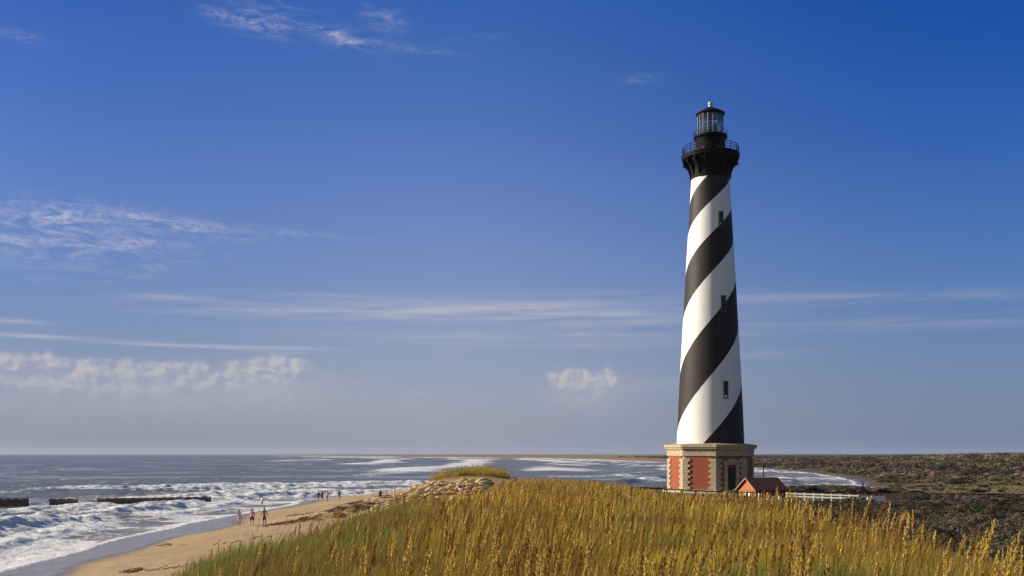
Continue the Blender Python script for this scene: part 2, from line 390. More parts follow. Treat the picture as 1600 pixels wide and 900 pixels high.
# ------------------------------------------------------------------ sea
def water_material():
    m = bpy.data.materials.new('sea_water'); m.use_nodes = True; N = NT(m.node_tree); b = m.node_tree.nodes['Principled BSDF']
    p = N.pos()
    foam = N.attr('foam')
    na = N.noise(N.mapping(p, (1, 1, .5)), .55, 7, .66, .6); nb = N.noise(p, 2.6, 5, .62, .4)
    nn = N.m('ADD', N.m('MULTIPLY', na, .72), N.m('MULTIPLY', nb, .28))
    f = N.rng(N.m('ADD', foam, N.m('MULTIPLY', N.m('SUBTRACT', nn, .5), 2.3)), .42, .72, 0, 1, True)
    f = N.m('MULTIPLY', f, N.rng(foam, .02, .12))
    shallow = N.attr('shallow')
    wc = N.mix(shallow, (.138, .134, .122), (.22, .195, .165))
    c = N.mix(f, wc, N.mix(N.rng(nb, .3, .7), (.78, .78, .77), (.90, .90, .88)))
    N.put(b.inputs['Base Color'], c); N.put(b.inputs['Roughness'], N.m('MULTIPLY_ADD', f, .5, .3)); b.inputs['IOR'].default_value = 1.33
    N.put(b.inputs['Specular IOR Level'], N.rng(f, 0, 1, .2, .1))
    w1 = N.noise(N.mapping(p, (1, 1, 1), (0, 0, R(20))), .35, 6, .6, .3)
    w2 = N.noise(p, 2.2, 4, .55, .2)
    h = N.m('ADD', N.m('MULTIPLY', w1, 1.6), N.m('MULTIPLY', w2, .28))
    h = N.m('ADD', h, N.m('MULTIPLY', N.m('MULTIPLY', f, na), .35))
    N.put(b.inputs['Normal'], N.bump(h, .8, .45))
    # foam lets light through
    nt = m.node_tree; tr = N.n('ShaderNodeBsdfTranslucent'); tr.inputs[0].default_value = (.92, .90, .86, 1); mx = N.n('ShaderNodeMixShader'); N.put(mx.inputs[0], N.m('MULTIPLY', f, .14))
    nt.links.new(b.outputs[0], mx.inputs[1]); nt.links.new(tr.outputs[0], mx.inputs[2]); nt.links.new(mx.outputs[0], nt.nodes['Material Output'].inputs[0])
    return m
aw = np.concatenate([np.arange(-180, -44, 4.0), np.arange(-44, 36, .1), np.arange(36, 180, 4.0)])
rw = np.concatenate([np.arange(45, 70, 1.2), np.arange(70, 330, .55), np.geomspace(330, 14000, 400)])
X, Y = polar(aw, rw); x, y = X.ravel(), Y.ravel(); s = sdf(x, y); rr = np.hypot(x, y)
tz = terrain(x, y, s)
sp = s + (fbm(x / 22, y / 22, 101, 3) - .5) * 12
near = ss(-2, 10, s)
fade = 1 - ss(2500, 9000, rr)
z = .10 + near * fade * ((fbm(x / 9, y / 6, 111, 4) - .5) * .55 + (fbm(x / 40, y / 22, 113, 3) - .5) * .9)
foam = np.zeros_like(z)
def breaker(s0, amp, wf, wb, wander, dens, seed, tail, ts=38, msk=1.0):
    """one line of breaking water at the distance s0 from the shore: steep face shorewards, foam on the face and behind"""
    global z, foam
    q = s + (fbm(x / ts, y / ts, seed, 3) - .5) * wander - s0
    on = ss(dens - .10, dens + .12, fbm(x / (ts * .9), y / (ts * .9), seed + 7, 3)) * msk
    prof = np.where(q < 0, np.exp(-(q / wf) ** 2), np.exp(-(q / wb) ** 2))
    lump = .75 + .5 * fbm(x / 2.2, y / 2.2, seed + 9, 3)
    z = z + amp * prof * (.12 + .88 * on) * lump * msk * fade
    foam = np.maximum(foam, on * np.where(q < 0, np.exp(-np.abs(q / (wf * 2.4)) ** 2), np.exp(-np.abs(q) / tail)))
breaker(7, .35, 1.6, 4, 7, .36, 201, 5, 18)
breaker(17, .95, 2.6, 7, 10, .32, 211, 15, 30)
breaker(15, .45, 2.2, 6, 8, .30, 216, 14, 22, ss(152, 132, y))
breaker(33, .5, 2.6, 7, 14, .42, 221, 9, 34)
breaker(58, 1.1, 4.0, 9, 18, .40, 231, 6, 48)
breaker(84, .8, 3.2, 9, 22, .62, 241, 5, 55)
far = ss(600, 1100, rr)
for i, (s0, a_) in enumerate(((40, .4), (110, .9), (190, .9), (290, 1.0), (420, .9))):
    q = s + (fbm(x / 160, y / 160, 301 + i, 3) - .5) * 70 - s0
    on = ss(.30, .52, fbm(x / 110, y / 220, 311 + i, 3)) * ss(300, 430, rr) * ss(-.30, -.16, x / np.maximum(y, 1) + (fbm(x / 200, y / 200, 321 + i, 2) - .5) * .1)
    foam = np.maximum(foam, on * np.exp(-(q / 22) ** 2)); z = z + a_ * on * np.exp(-(q / 16) ** 2) * (1 - ss(4000, 9000, rr))
foam = np.maximum(foam, .48 * ss(.30, .56, fbm(x / 12, y / 9, 121, 4)) * (1 - ss(46, 66, s)))       # streaks left by earlier waves
foam = np.maximum(foam, .80 * ss(.36, .58, fbm(x / 9, y / 7, 123, 3)) * (1 - ss(14, 36, s)))
foam = np.maximum(foam, .60 * ss(.40, .58, fbm(x / 14, y / 9, 125, 3)) * ss(205, 225, y) * ss(-40, 10, x) * (1 - ss(90, 150, s)))
cap = ss(.80, .85, fbm(x / 7, y / 3.5, 131, 3) + .12 * fbm(x / 90, y / 90, 133, 2)) * ss(80, 130, s) * ss(120, 250, rr)
foam = np.maximum(foam, .75 * cap)
stripe = ss(.40, .60, fbm(x / 60 + y / 90, y / 13, 127, 4)); bay = ss(205, 225, y) * ss(-40, 10, x) * (1 - ss(700, 1200, y)); foam = foam * (1 - bay * .78 * (1 - stripe))
z = z + foam * (fbm(x / 1.6, y / 1.6, 141, 3) - .45) * .85 * near * (1 - ss(250, 420, rr))
edge = -1.2 - 4.2 * fbm(x / 17, y / 17, 151, 3) + .5 * (fbm(x / 2, y / 2, 153, 2) - .5)
film = ss(-.25, .35, s - edge)
z = np.where(s < 6, np.maximum(z, tz + .03 + .02 * film), z)
z = np.where(s - edge > 0, z, tz - .04 - .15 * np.minimum(edge - s, 10))
foam = np.maximum(foam, np.where(s - edge < .5, 1.6, .98 * np.exp(-((s - edge - .5) / (.5 + 1.4 * fbm(x / 5, y / 5, 155, 3))) ** 2)))
shallow = 1 - ss(-2, 26, s)
F = grid_faces(len(rw), len(aw), True)
keep = (s[F].max(1) > -9)
F = F[keep]; used, inv = np.unique(F, return_inverse=True); F = inv.reshape(F.shape)
wv = np.stack([x, y, z], 1)[used]
w = np_obj('sea_water', wv, F, water_material(), dict(foam=foam[used], shallow=shallow[used]), True); tag(w, kind='structure')

# ------------------------------------------------------------------ damp sea air
def haze():
    bm = bmesh.new(); add_box(bm, (0, 0, 25.5), (28600, 28600, 87))
    m = bpy.data.materials.new('sea_haze'); m.use_nodes = True; N = NT(m.node_tree); m.node_tree.nodes.remove(m.node_tree.nodes['Principled BSDF'])
    v = N.n('ShaderNodeVolumePrincipled'); v.inputs['Color'].default_value = (.78, .84, .95, 1); v.inputs['Density'].default_value = HAZE; v.inputs['Anisotropy'].default_value = .2
    m.node_tree.links.new(v.outputs[0], m.node_tree.nodes['Material Output'].inputs['Volume'])
    tag(obj('haze', bm, m), 'thin damp haze over the sea and the far coast', None, None, 'stuff')
HAZE = 3e-5
haze()

# ------------------------------------------------------------------ lighthouse
DT = 155.0; K = DT / FPX
LX, LY = 310.0 * K, DT
ZT = EYE - (768 - HOR) * K
def hz(py): return (768 - py) * K            # height above the tower's foot of a row of the photograph
VIEW_AZ = math.degrees(math.atan2(LX, LY)) + 180.0
def adir(theta):
    """unit vector from the tower's axis, theta degrees to the right of the line towards the viewer"""
    a = R(VIEW_AZ - theta); return Vector((math.sin(a), math.cos(a), 0))
M_stone = material('granite_stone', (.45, .36, .235), .85, var=.34, vscale=3.5, bump=.5, bscale=14)
M_white = material('white_paint', (.80, .79, .76), .6, var=.04, vscale=1.5)
M_black = material('black_iron', (.006, .005, .006), .65, var=.2, vscale=3, spec=.12)
M_conc = material('pale_concrete', (.56, .53, .47), .9, var=.12, vscale=1.2, bump=.3)
M_dark = material('dark_opening', (.02, .018, .02), .5)
M_glint = material('window_glass_pane', (.05, .06, .08), .08, var=.05, spec=.8)
def brick_material(name, c1, c2, mort, axis=0):
    m = bpy.data.materials.new(name); m.use_nodes = True; N = NT(m.node_tree); b = m.node_tree.nodes['Principled BSDF']
    u = N.n('ShaderNodeAttribute', attribute_name='uvw').outputs['Vector']
    t = N.n('ShaderNodeTexBrick'); N.put(t.inputs['Vector'], u); N.put(t.inputs['Color1'], c1); N.put(t.inputs['Color2'], c2); N.put(t.inputs['Mortar'], mort)
    t.inputs['Scale'].default_value = 1.0; t.inputs['Brick Width'].default_value = .24; t.inputs['Row Height'].default_value = .085; t.inputs['Mortar Size'].default_value = .008
    c = N.mix(N.m('MULTIPLY', N.rng(N.noise(u, .7, 6), .4, .75), .45), t.outputs[0], tuple(k * .62 for k in c1))
    low = N.rng(N.xyz(u)[1], .1, 1.3, 1, 0)
    c = N.mix(N.m('MULTIPLY', low, N.rng(N.noise(u, 1.6, 5), .4, .7, 0, .5)), c, (.42, .20, .12))
    N.put(b.inputs['Base Color'], c); b.inputs['Roughness'].default_value = .85
    N.put(b.inputs['Normal'], N.bump(t.outputs['Fac'], -.3, .01)); return m
M_brick = brick_material('red_brick', (.35, .072, .032), (.30, .060, .028), (.30, .11, .06))
M_obrick = brick_material('orange_brick', (.45, .13, .048), (.38, .10, .04), (.40, .20, .11))
def set_uvw(o, org, t):
    """wall coordinates (metres along the wall, metres up) stored on the mesh for the brick pattern"""
    me = o.data; at_ = me.attributes.new('uvw', 'FLOAT_VECTOR', 'POINT')
    at_.data.foreach_set('vector', np.array([((Vector(v.co) - Vector(org)).dot(t), v.co.z, 0) for v in me.vertices], np.float32).ravel())

tower = empty('lighthouse', (LX, LY, ZT), 0, 'tall lighthouse with black and white spiral stripes on a brick and stone base', 'lighthouse')
RO = 6.7; AP = RO * math.cos(R(22.5))
corners = [7 + 45 * k for k in range(8)]
def octa(r): return [tuple((adir(t) * r).to_2d()) for t in corners]
bm = bmesh.new()
add_prism(bm, octa(7.35), -1.2, hz(766.2)); obj('plinth', bm, M_conc, tower)
bm = bmesh.new(); add_prism(bm, octa(6.42), 0, hz(703)); obj('base_wall', bm, M_stone, tower)
zb, zt_ = hz(765), hz(712.5)
bm = bmesh.new()
add_prism(bm, octa(6.70), hz(712.3), hz(703.6)); add_prism(bm, octa(6.78), hz(766), hz(763.2))
obj('stone_band', bm, M_stone, tower)
bm = bmesh.new()
for r, a, b_ in ((6.82, 703.5, 701.6), (7.02, 701.5, 699.2), (7.16, 699.1, 695.2)): add_prism(bm, octa(r), hz(a), hz(b_))
lo = [bm.verts.new((p[0], p[1], hz(695.0))) for p in octa(7.0)]; hi = [bm.verts.new((p[0], p[1], hz(693.2))) for p in octa(5.4)]
for i in range(8): bm.faces.new((lo[i], lo[(i + 1) % 8], hi[(i + 1) % 8], hi[i]))
bm.faces.new(hi); bm.faces.new(lo[::-1])
obj('cornice', bm, M_stone, tower)
# toothed corner stones
rows = 12; ch = (zt_ - zb - .25) / rows
for k in range(8):
    bm = bmesh.new(); c = adir(corners[k]); f0 = adir(corners[k] - 22.5); f1 = adir(corners[k] + 22.5)
    t0 = (adir(corners[k] - 45) - c).normalized(); t1 = (adir(corners[k] + 45) - c).normalized()
    for i in range(rows):
        L = 1.16 if i % 2 else .80
        P = c * 6.70; z0 = zb - .15 + i * ch
        pts = [P, P + t1 * L, P + t1 * L - f1 * .30, P - c * .33, P + t0 * L - f0 * .30, P + t0 * L]
        add_prism(bm, [p.to_2d() for p in pts], z0 + .012, z0 + ch - .012)
    obj('quoin_stones', bm, M_stone, tower)
DOOR_K = 0
for k in range(8):
    th = corners[k] + 22.5; n = adir(th); t = (adir(corners[k] + 45) - adir(corners[k])).normalized()
    o0 = n * AP
    def fbox(bm, u0, u1, z0, z1, d0, d1):
        pts = [o0 + t * u0 + n * d0, o0 + t * u1 + n * d0, o0 + t * u1 + n * d1, o0 + t * u0 + n * d1]
        add_prism(bm, [p.to_2d() for p in pts], z0, z1)
    bm = bmesh.new(); fbox(bm, -2.0, 2.0, zb - .1, zt_ - .02, -.4, -.13)
    pn = obj('brick_panel', bm, M_brick, tower); set_uvw(pn, o0, t)
    if k == DOOR_K:
        dr = bmesh.new(); fbox(dr, -.72, .72, 0.3, hz(730), -.1, .02)
        fbox(dr, -.6, -.06, .6, 1.7, .02, .05); fbox(dr, .06, .6, .6, 1.7, .02, .05); fbox(dr, -.6, -.06, 1.9, 3.5, .02, .05); fbox(dr, .06, .6, 1.9, 3.5, .02, .05)
        door = obj('door', dr, M_dark, tower, True)
        hb = bmesh.new(); fbox(hb, .02, .08, 1.72, 1.88, .022, .1); obj('handle', hb, M_black, door)
        fr = bmesh.new()
        for sgn in (-1, 1):
            a, b_ = sorted((sgn * .74, sgn * 1.2)); fbox(fr, a, b_, .25, hz(725.5), -.12, .3); a, b_ = sorted((sgn * .7, sgn * 1.25)); fbox(fr, a, b_, .22, .75, -.1, .36)
        fbox(fr, -1.3, 1.3, hz(725.4), hz(722), -.12, .36); fbox(fr, -1.45, 1.45, hz(721.9), hz(720.6), -.12, .5)
        za, zz = hz(720.5), hz(716.2)
        add_poly(fr, [o0 + t * -1.45 + n * .4 + Vector((0, 0, za)), o0 + t * 1.45 + n * .4 + Vector((0, 0, za)), o0 + n * .4 + Vector((0, 0, zz))], -n * .5)
        obj('door_surround', fr, M_stone, tower)
        st = bmesh.new(); fbox(st, -1.8, 1.8, -1.0, .3, .62, 1.9); fbox(st, -1.8, 1.8, -1.0, .1, 1.9, 2.4); obj('door_steps', st, M_conc, tower)
# ---- shaft and its spiral paint
PY = np.array([694, 640, 590, 540, 480, 430, 380, 330, 282.0]); PR = np.array([52.0, 49.6, 47.3, 44.3, 41.0, 38.3, 35.3, 32.2, 29.5]) * K
prof = [(float(np.interp(v, PY[::-1], PR[::-1])), hz(v)) for v in np.linspace(694, 279, 42)]
pz = np.array([hz(v) for v in (682, 589, 507, 435, 371, 323)]); pp = np.array([0, .5, 1, 1.5, 2, 2.5])
co = np.polyfit(pz / 40.0, pp, 3)
def shaft_material():
    m = bpy.data.materials.new('spiral_paint'); m.use_nodes = True; N = NT(m.node_tree); b = m.node_tree.nodes['Principled BSDF']
    ob = N.obj(); x_, y_, z_ = N.xyz(ob); u = N.m('DIVIDE', z_, 40.0)
    P = float(co[0])
    for c in co[1:]: P = N.m('ADD', N.m('MULTIPLY', P, u), float(c))
    az_ = N.m('ARCTAN2', x_, y_)                                    # azimuth round the axis
    th = N.m('DIVIDE', N.m('SUBTRACT', R(VIEW_AZ), az_), math.pi)     # half turns to the right of the viewer
    wob = N.m('MULTIPLY', N.m('SUBTRACT', N.noise(ob, .8, 3), .5), .008)
    fr = N.m('FRACT', N.m('ADD', N.m('SUBTRACT', P, th), N.m('ADD', wob, 20.0)))
    blk = N.m('GREATER_THAN', fr, .5)
    blk = N.m('MAXIMUM', blk, N.m('GREATER_THAN', z_, hz(281.5)))
    streak = N.noise(N.mapping(ob, (1.6, 1.6, .12)), 1.0, 6, .6)
    wc = N.mix(N.rng(streak, .45, .8, 0, .35), (.83, .82, .79), (.62, .60, .55))
    bc = N.mix(N.rng(streak, .35, .7), (.018, .012, .011), (.034, .024, .021))
    rust = N.m('MULTIPLY', N.rng(N.noise(N.mapping(ob, (2.6, 2.6, .07), (0, 0, 0), (4, 1, 2)), 1.0, 5, .6), .60, .80), .30)
    wc = N.mix(rust, wc, (.50, .40, .30)); bc = N.mix(rust, bc, (.10, .075, .06))
    N.put(b.inputs['Base Color'], N.mix(blk, wc, bc)); b.inputs['Roughness'].default_value = .62; b.inputs['Specular IOR Level'].default_value = .3
    course = N.n('ShaderNodeTexWave', bands_direction='Z'); N.put(course.inputs[0], ob); course.inputs['Scale'].default_value = 3.0
    N.put(b.inputs['Normal'], N.bump(N.m('ADD', course.outputs['Fac'], N.noise(ob, 3, 4)), .12, .02)); return m
bm = bmesh.new(); add_lathe(bm, prof, 96); obj('shaft', bm, shaft_material(), tower, True)
for px, y0, y1 in ((1133, 601, 624), (1129, 470, 491), (1124.5, 340, 360)):
    zc = .5 * (hz(y0) + hz(y1)); hh = .5 * (hz(y0) - hz(y1)) + .04; rad = float(np.interp(.5 * (y0 + y1), PY[::-1], PR[::-1]))
    n = adir(28.0); t = adir(28.0 + 90); c = n * rad
    wn = bmesh.new()
    def wbox(bm, u0, u1, z0, z1, d0, d1):
        add_prism(bm, [(c + t * u0 + n * d0).to_2d(), (c + t * u1 + n * d0).to_2d(), (c + t * u1 + n * d1).to_2d(), (c + t * u0 + n * d1).to_2d()], z0, z1)
    wbox(wn, -.22, .22, zc - hh, zc + hh, -.35, .03); wi = obj('window', wn, M_dark, tower)
    fr = bmesh.new()
    wbox(fr, -.36, -.22, zc - hh, zc + hh, -.3, .14); wbox(fr, .22, .36, zc - hh, zc + hh, -.3, .14); wbox(fr, -.42, .42, zc + hh, zc + hh + .16, -.3, .18); wbox(fr, -.42, .42, zc - hh - .12, zc - hh, -.3, .16)
    wbox(fr, -.22, .22, zc - .04, zc + .04, .03, .07)
    obj('frame', fr, M_black if False else material('dark_window_stone', (.10, .085, .075), .8), wi)
# ---- iron top
bm = bmesh.new()
add_lathe(bm, [(3.0, hz(281)), (3.14, hz(280.4)), (3.14, hz(277.5)), (3.02, hz(277)), (3.05, hz(268)), (3.35, hz(260)), (3.75, hz(253)), (3.9, hz(249.5))], 64); obj('upper_collar', bm, M_black, tower, True)
for k in range(16):
    th = k * 22.5 + 11; n = adir(th); t = adir(th + 90)
    pr = [(2.95, 278), (3.22, 276), (3.30, 270), (3.55, 264), (3.95, 259), (4.22, 256.5), (4.3, 250), (2.95, 250)]
    br = bmesh.new()
    add_poly(br, [n * r + Vector((0, 0, hz(v))) - t * .11 for r, v in pr], t * .22)
    add_tube(br, [n * 4.18 + Vector((0, 0, hz(258.5))), n * 4.18 + Vector((0, 0, hz(254)))], [.10, .17], 6)
    obj('bracket', br, M_black, tower)
bm = bmesh.new()
add_lathe(bm, [(2.9, hz(250)), (4.36, hz(250)), (4.40, hz(246.6)), (4.48, hz(246.4)), (4.48, hz(243.4)), (2.2, hz(243.2))], 64); obj('gallery_floor', bm, M_black, tower, True)
bm = bmesh.new()
for k in range(32):
    n = adir(k * 11.25); big = k % 2 == 0
    add_tube(bm, [n * 4.28 + Vector((0, 0, hz(243.6))), n * 4.28 + Vector((0, 0, hz(231 if big else 232)))], .055 if big else .03, 6)
for v in (231.2, 235.2, 239.3): add_ring(bm, 4.28, hz(v), .045)
obj('gallery_railing', bm, M_black, tower)
bm = bmesh.new()
add_lathe(bm, [(2.36, hz(243.3)), (2.36, hz(241)), (2.28, hz(240.5)), (2.26, hz(219)), (2.36, hz(217.6)), (2.60, hz(216.4)), (2.62, hz(213.6)), (1.7, hz(213.4))], 48); obj('watch_room', bm, M_black, tower, True)
for th in (-65, -28, 32, 68, 120, 180, -120):
    n = adir(th); bm = bmesh.new()
    add_tube(bm, [n * 2.2 + Vector((0, 0, hz(235))), n * 2.31 + Vector((0, 0, hz(235)))], .24, 12); po = obj('porthole', bm, M_glint, tower)
bm = bmesh.new()
for k in range(16):
    n = adir(k * 22.5); add_tube(bm, [n * 2.54 + Vector((0, 0, hz(213.8))), n * 2.54 + Vector((0, 0, hz(206.5)))], .028, 5)
for v in (206.6, 210.2): add_ring(bm, 2.54, hz(v), .026)
obj('lantern_railing', bm, M_black, tower)
def glass_material():
    m = bpy.data.materials.new('lantern_glass'); m.use_nodes = True; N = NT(m.node_tree); m.node_tree.nodes.remove(m.node_tree.nodes['Principled BSDF'])
    out = m.node_tree.nodes['Material Output']; tr = N.n('ShaderNodeBsdfTransparent'); tr.inputs[0].default_value = (.86, .9, .93, 1)
    gl = N.n('ShaderNodeBsdfGlossy'); gl.inputs['Roughness'].default_value = .03
    mx = N.n('ShaderNodeMixShader'); fz = N.n('ShaderNodeLayerWeight'); fz.inputs[0].default_value = .35
    N.put(mx.inputs[0], N.rng(N.m('ADD', fz.outputs['Fresnel'], N.m('MULTIPLY', N.noise(N.obj(), .6, 2), .12)), 0, 1, .05, .8)); m.node_tree.links.new(tr.outputs[0], mx.inputs[1]); m.node_tree.links.new(gl.outputs[0], mx.inputs[2])
    m.node_tree.links.new(mx.outputs[0], out.inputs[0]); return m
M_glass = glass_material()
bm = bmesh.new(); add_lathe(bm, [(1.93, hz(212.8)), (1.93, hz(181))], 16, cap=False, a0=R(VIEW_AZ - 11.25)); obj('lantern_glass', bm, M_glass, tower)
M_frame = material('pale_lantern_frame', (.16, .16, .17), .45, var=.1)
bm = bmesh.new()
for k in range(16):
    n = adir(11.25 + k * 22.5); add_tube(bm, [n * 1.96 + Vector((0, 0, hz(213.3))), n * 1.96 + Vector((0, 0, hz(180.4)))], .055, 6)
for v in (202.5, 191.5): add_ring(bm, 1.95, hz(v), .035, 32)
obj('lantern_frame', bm, M_frame, tower)
bm = bmesh.new(); add_lathe(bm, [(2.02, hz(213.3)), (2.06, hz(211.6)), (1.8, hz(211.4))], 32); obj('lantern_sill', bm, M_black, tower, True)
bm = bmesh.new(); add_lathe(bm, [(2.0, hz(182)), (2.02, hz(179.6)), (2.27, hz(179.2)), (2.27, hz(178.2)), (1.25, hz(172.6)), (.45, hz(168.4)), (.38, hz(167.6))], 16, a0=R(VIEW_AZ - 11.25)); obj('roof', bm, M_black, tower)
bm = bmesh.new(); add_lathe(bm, [(.30, hz(168)), (.30, hz(165.6)), (.24, hz(165)), (.36, hz(164)), (.40, hz(162.4)), (.36, hz(160.6)), (.2, hz(159.3)), (.05, hz(158.8))], 20); vb = obj('ventilator_ball', bm, material('pale_ball_paint', (.55, .58, .55), .4), tower, True)
bm = bmesh.new(); add_tube(bm, [(0, 0, hz(159.2)), (0, 0, hz(151))], [.03, .012], 5); obj('lightning_rod', bm, M_black, tower)
M_lens = material('dark_lens_brass', (.06, .07, .09), .15, metal=.4, var=.3)
bm = bmesh.new()
add_lathe(bm, [(.55, hz(213.3)), (.5, hz(206)), (.95, hz(205.5)), (1.0, hz(203)), (1.05, hz(196)), (.95, hz(193.5)), (.6, hz(193)), (.5, hz(191))], 12); obj('beacon', bm, M_lens, tower)
for th in (-20, 160):
    n = adir(th); bm = bmesh.new(); add_tube(bm, [n * .8 + Vector((0, 0, hz(199.5))), n * 1.1 + Vector((0, 0, hz(199.5)))], [.5, .62], 16); obj('beacon_lens', bm, M_glint, tower, True)
bm = bmesh.new(); add_lathe(bm, [(1.35, hz(212.9)), (1.35, hz(208.8)), (1.25, hz(208.4))], 20); obj('beacon_pedestal', bm, M_frame, tower, True)

# ------------------------------------------------------------------ brick oil house
c0 = at(1182, 766, 134.0)                       # corner shared by the lit gable and the long side, at the eaves
KX = 134.0 / FPX
nl = adir(29.5); ng = adir(-60.5)
tl = Vector((-ng.x, -ng.y, 0)); tg = Vector((-nl.x, -nl.y, 0))       # along the long side (away to the right), along the gable (away to the left)
qx = (1182 - 800) / FPX; LW = 46 * KX / abs(tl.x - qx * tl.y); GW = 29 * KX / abs(tg.x - qx * tg.y)
zg = ground(c0.x, c0.y); eave = c0.z; apex = EYE - (748.5 - HOR) * (134.0 + 1.5) / FPX
org = Vector((c0.x, c0.y, 0))
shed = empty('oil_house', (c0.x, c0.y, zg), 0, 'small brick outbuilding with dark red gabled roof beside the tower base', 'outbuilding')
def SP(l, gq, z): return tl * l + tg * gq + Vector((0, 0, z))
ze, za = eave - zg, apex - zg
bm = bmesh.new()
ring = [(0, 0), (LW, 0), (LW, GW), (0, GW)]
lo = [bm.verts.new(SP(l, q_, -1.0)) for l, q_ in ring]; hi = [bm.verts.new(SP(l, q_, ze)) for l, q_ in ring]
a0 = bm.verts.new(SP(0, GW / 2, za - .06)); a1 = bm.verts.new(SP(LW, GW / 2, za - .06))
bm.faces.new((lo[0], lo[1], hi[1], hi[0])); bm.faces.new((lo[2], lo[3], hi[3], hi[2]))
bm.faces.new((lo[3], lo[0], hi[0], a0, hi[3])); bm.faces.new((lo[1], lo[2], hi[2], a1, hi[1])); bm.faces.new((hi[0], hi[1], a1, a0)); bm.faces.new((hi[2], hi[3], a0, a1))
wl = obj('wall', bm, M_obrick, shed)
at_ = wl.data.attributes.new('uvw', 'FLOAT_VECTOR', 'POINT'); at_.data.foreach_set('vector', np.array([(v.co.dot(tl) + v.co.dot(tg), v.co.z, 0) for v in wl.data.vertices], np.float32).ravel())
M_roof = material('dark_red_shingle', (.105, .032, .028), .8, var=.25, vscale=5, bump=.5, bscale=12)
bm = bmesh.new(); ov = .32
sl_ = (za - ze) / (GW / 2)
for sg in (0, 1):
    e = -ov if sg == 0 else GW + ov
    pts = [SP(-ov, e, ze - ov * sl_ + .03), SP(LW + ov, e, ze - ov * sl_ + .03), SP(LW + ov, GW / 2, za + .03), SP(-ov, GW / 2, za + .03)]
    add_poly(bm, pts, (0, 0, .14))
obj('roof', bm, M_roof, shed)
bm = bmesh.new()
for sg in (0, 1):
    e = -ov if sg == 0 else GW + ov
    pts = [SP(-ov - .06, e, ze - ov * sl_ + .02), SP(-ov - .06, e, ze - ov * sl_ + .15), SP(-ov - .06, GW / 2, za + .16), SP(-ov - .06, GW / 2, za + .02)]
    add_poly(bm, pts, tl * .06)
obj('bargeboard', bm, material('pale_pink_trim', (.42, .26, .19), .7), shed)
def gbox(bm, q0, q1, z0, z1, d0, d1):
    p = [tg * q0 - tl * d0, tg * q1 - tl * d0, tg * q1 - tl * d1, tg * q0 - tl * d1]; add_prism(bm, [v.to_2d() for v in p], z0, z1)
def lbox(bm, l0, l1, z0, z1, d0, d1):
    p = [tl * l0 - tg * d0, tl * l1 - tg * d0, tl * l1 - tg * d1, tl * l0 - tg * d1]; add_prism(bm, [v.to_2d() for v in p], z0, z1)
bm = bmesh.new(); gbox(bm, GW * .36, GW * .62, -.6, ze - .28, -.05, .05); dd = obj('door', bm, M_white, shed)
bm = bmesh.new(); gbox(bm, GW * .58, GW * .60, .15, .3, .052, .12); obj('handle', bm, M_black, dd)
bm = bmesh.new(); lbox(bm, LW * .36, LW * .62, ze - .75, ze - .33, -.05, .03); wn = obj('window', bm, material('blue_grey_window', (.16, .17, .24), .3), shed)
bm = bmesh.new()
lbox(bm, LW * .33, LW * .36, ze - .8, ze - .28, -.05, .06); lbox(bm, LW * .62, LW * .65, ze - .8, ze - .28, -.05, .06); lbox(bm, LW * .36, LW * .62, ze - .33, ze - .28, -.05, .06); lbox(bm, LW * .36, LW * .62, ze - .8, ze - .75, -.05, .06)
lbox(bm, LW * .485, LW * .50, ze - .75, ze - .33, .03, .055)
obj('frame', bm, M_dark, wn)

# short white posts by the outbuilding
for i, (px, py, lab) in enumerate(((1186, 771, 'short white post nearest the lit gable of the outbuilding'), (1201.5, 773.5, 'short white post under the window of the outbuilding'), (1217.5, 775, 'short white post below the far end of the outbuilding roof'))):
    p = at(px, py, 124.0); zg_ = ground(p.x, p.y); bm = bmesh.new()
    add_lathe(bm, [(.13, 0), (.13, p.z - zg_ - .04), (.10, p.z - zg_), (.02, p.z - zg_ + .03)], 12)
    tag(obj('bollard', bm, M_white, None, True, (p.x, p.y, zg_)), lab, 'post', 'white posts by the outbuilding')
# pole behind it
p = at(1193, 727.5, 168.0); zg_ = ground(p.x, p.y); bm = bmesh.new(); add_tube(bm, [(0, 0, -.3), (0, 0, p.z - zg_)], [.12, .09], 8); add_box(bm, (0, 0, p.z - zg_ - .12), (.3, .1, .16))
tag(obj('pole', bm, material('weathered_pole', (.05, .04, .035), .9), None, True, (p.x, p.y, zg_)), 'thin dark pole standing against the surf behind the outbuilding roof', 'pole')

# ------------------------------------------------------------------ fences
M_oldwood = material('dark_old_wood', (.045, .028, .022), .9, var=.3, vscale=4, bump=.4)
M_fwhite = material('white_fence_paint', (.78, .74, .66), .6, var=.06)
M_fgrey = material('blue_grey_fence_paint', (.20, .21, .27), .7, var=.12)
fx = [930, 960, 985, 1005, 1025, 1042, 1065, 1087, 1104, 1121, 1137, 1153, 1168, 1182]
fr_y = np.interp(fx, [930, 960, 1000, 1042, 1100, 1182], [757.5, 759.8, 761.8, 764.3, 767.2, 769.5])
fd = np.interp(fx, [930, 1042, 1182], [108, 115, 125])
o0 = at(fx[5], fr_y[5], fd[5]); fence = empty('rail_fence', (o0.x, o0.y, ground(o0.x, o0.y)), 0, 'dark wooden post and rail fence running past the foot of the lighthouse', 'fence')
B = Vector(fence.location); tops = [at(a, b_, c) for a, b_, c in zip(fx, fr_y, fd)]
for tpt in tops:
    gz = ground(tpt.x, tpt.y); bm = bmesh.new(); add_box(bm, (tpt.x - B.x, tpt.y - B.y, (min(gz - .3, tpt.z - 1.2) + tpt.z + .06) / 2 - B.z), (.15, .15, tpt.z + .06 - min(gz - .3, tpt.z - 1.2)), R(8)); obj('post', bm, M_oldwood, fence)
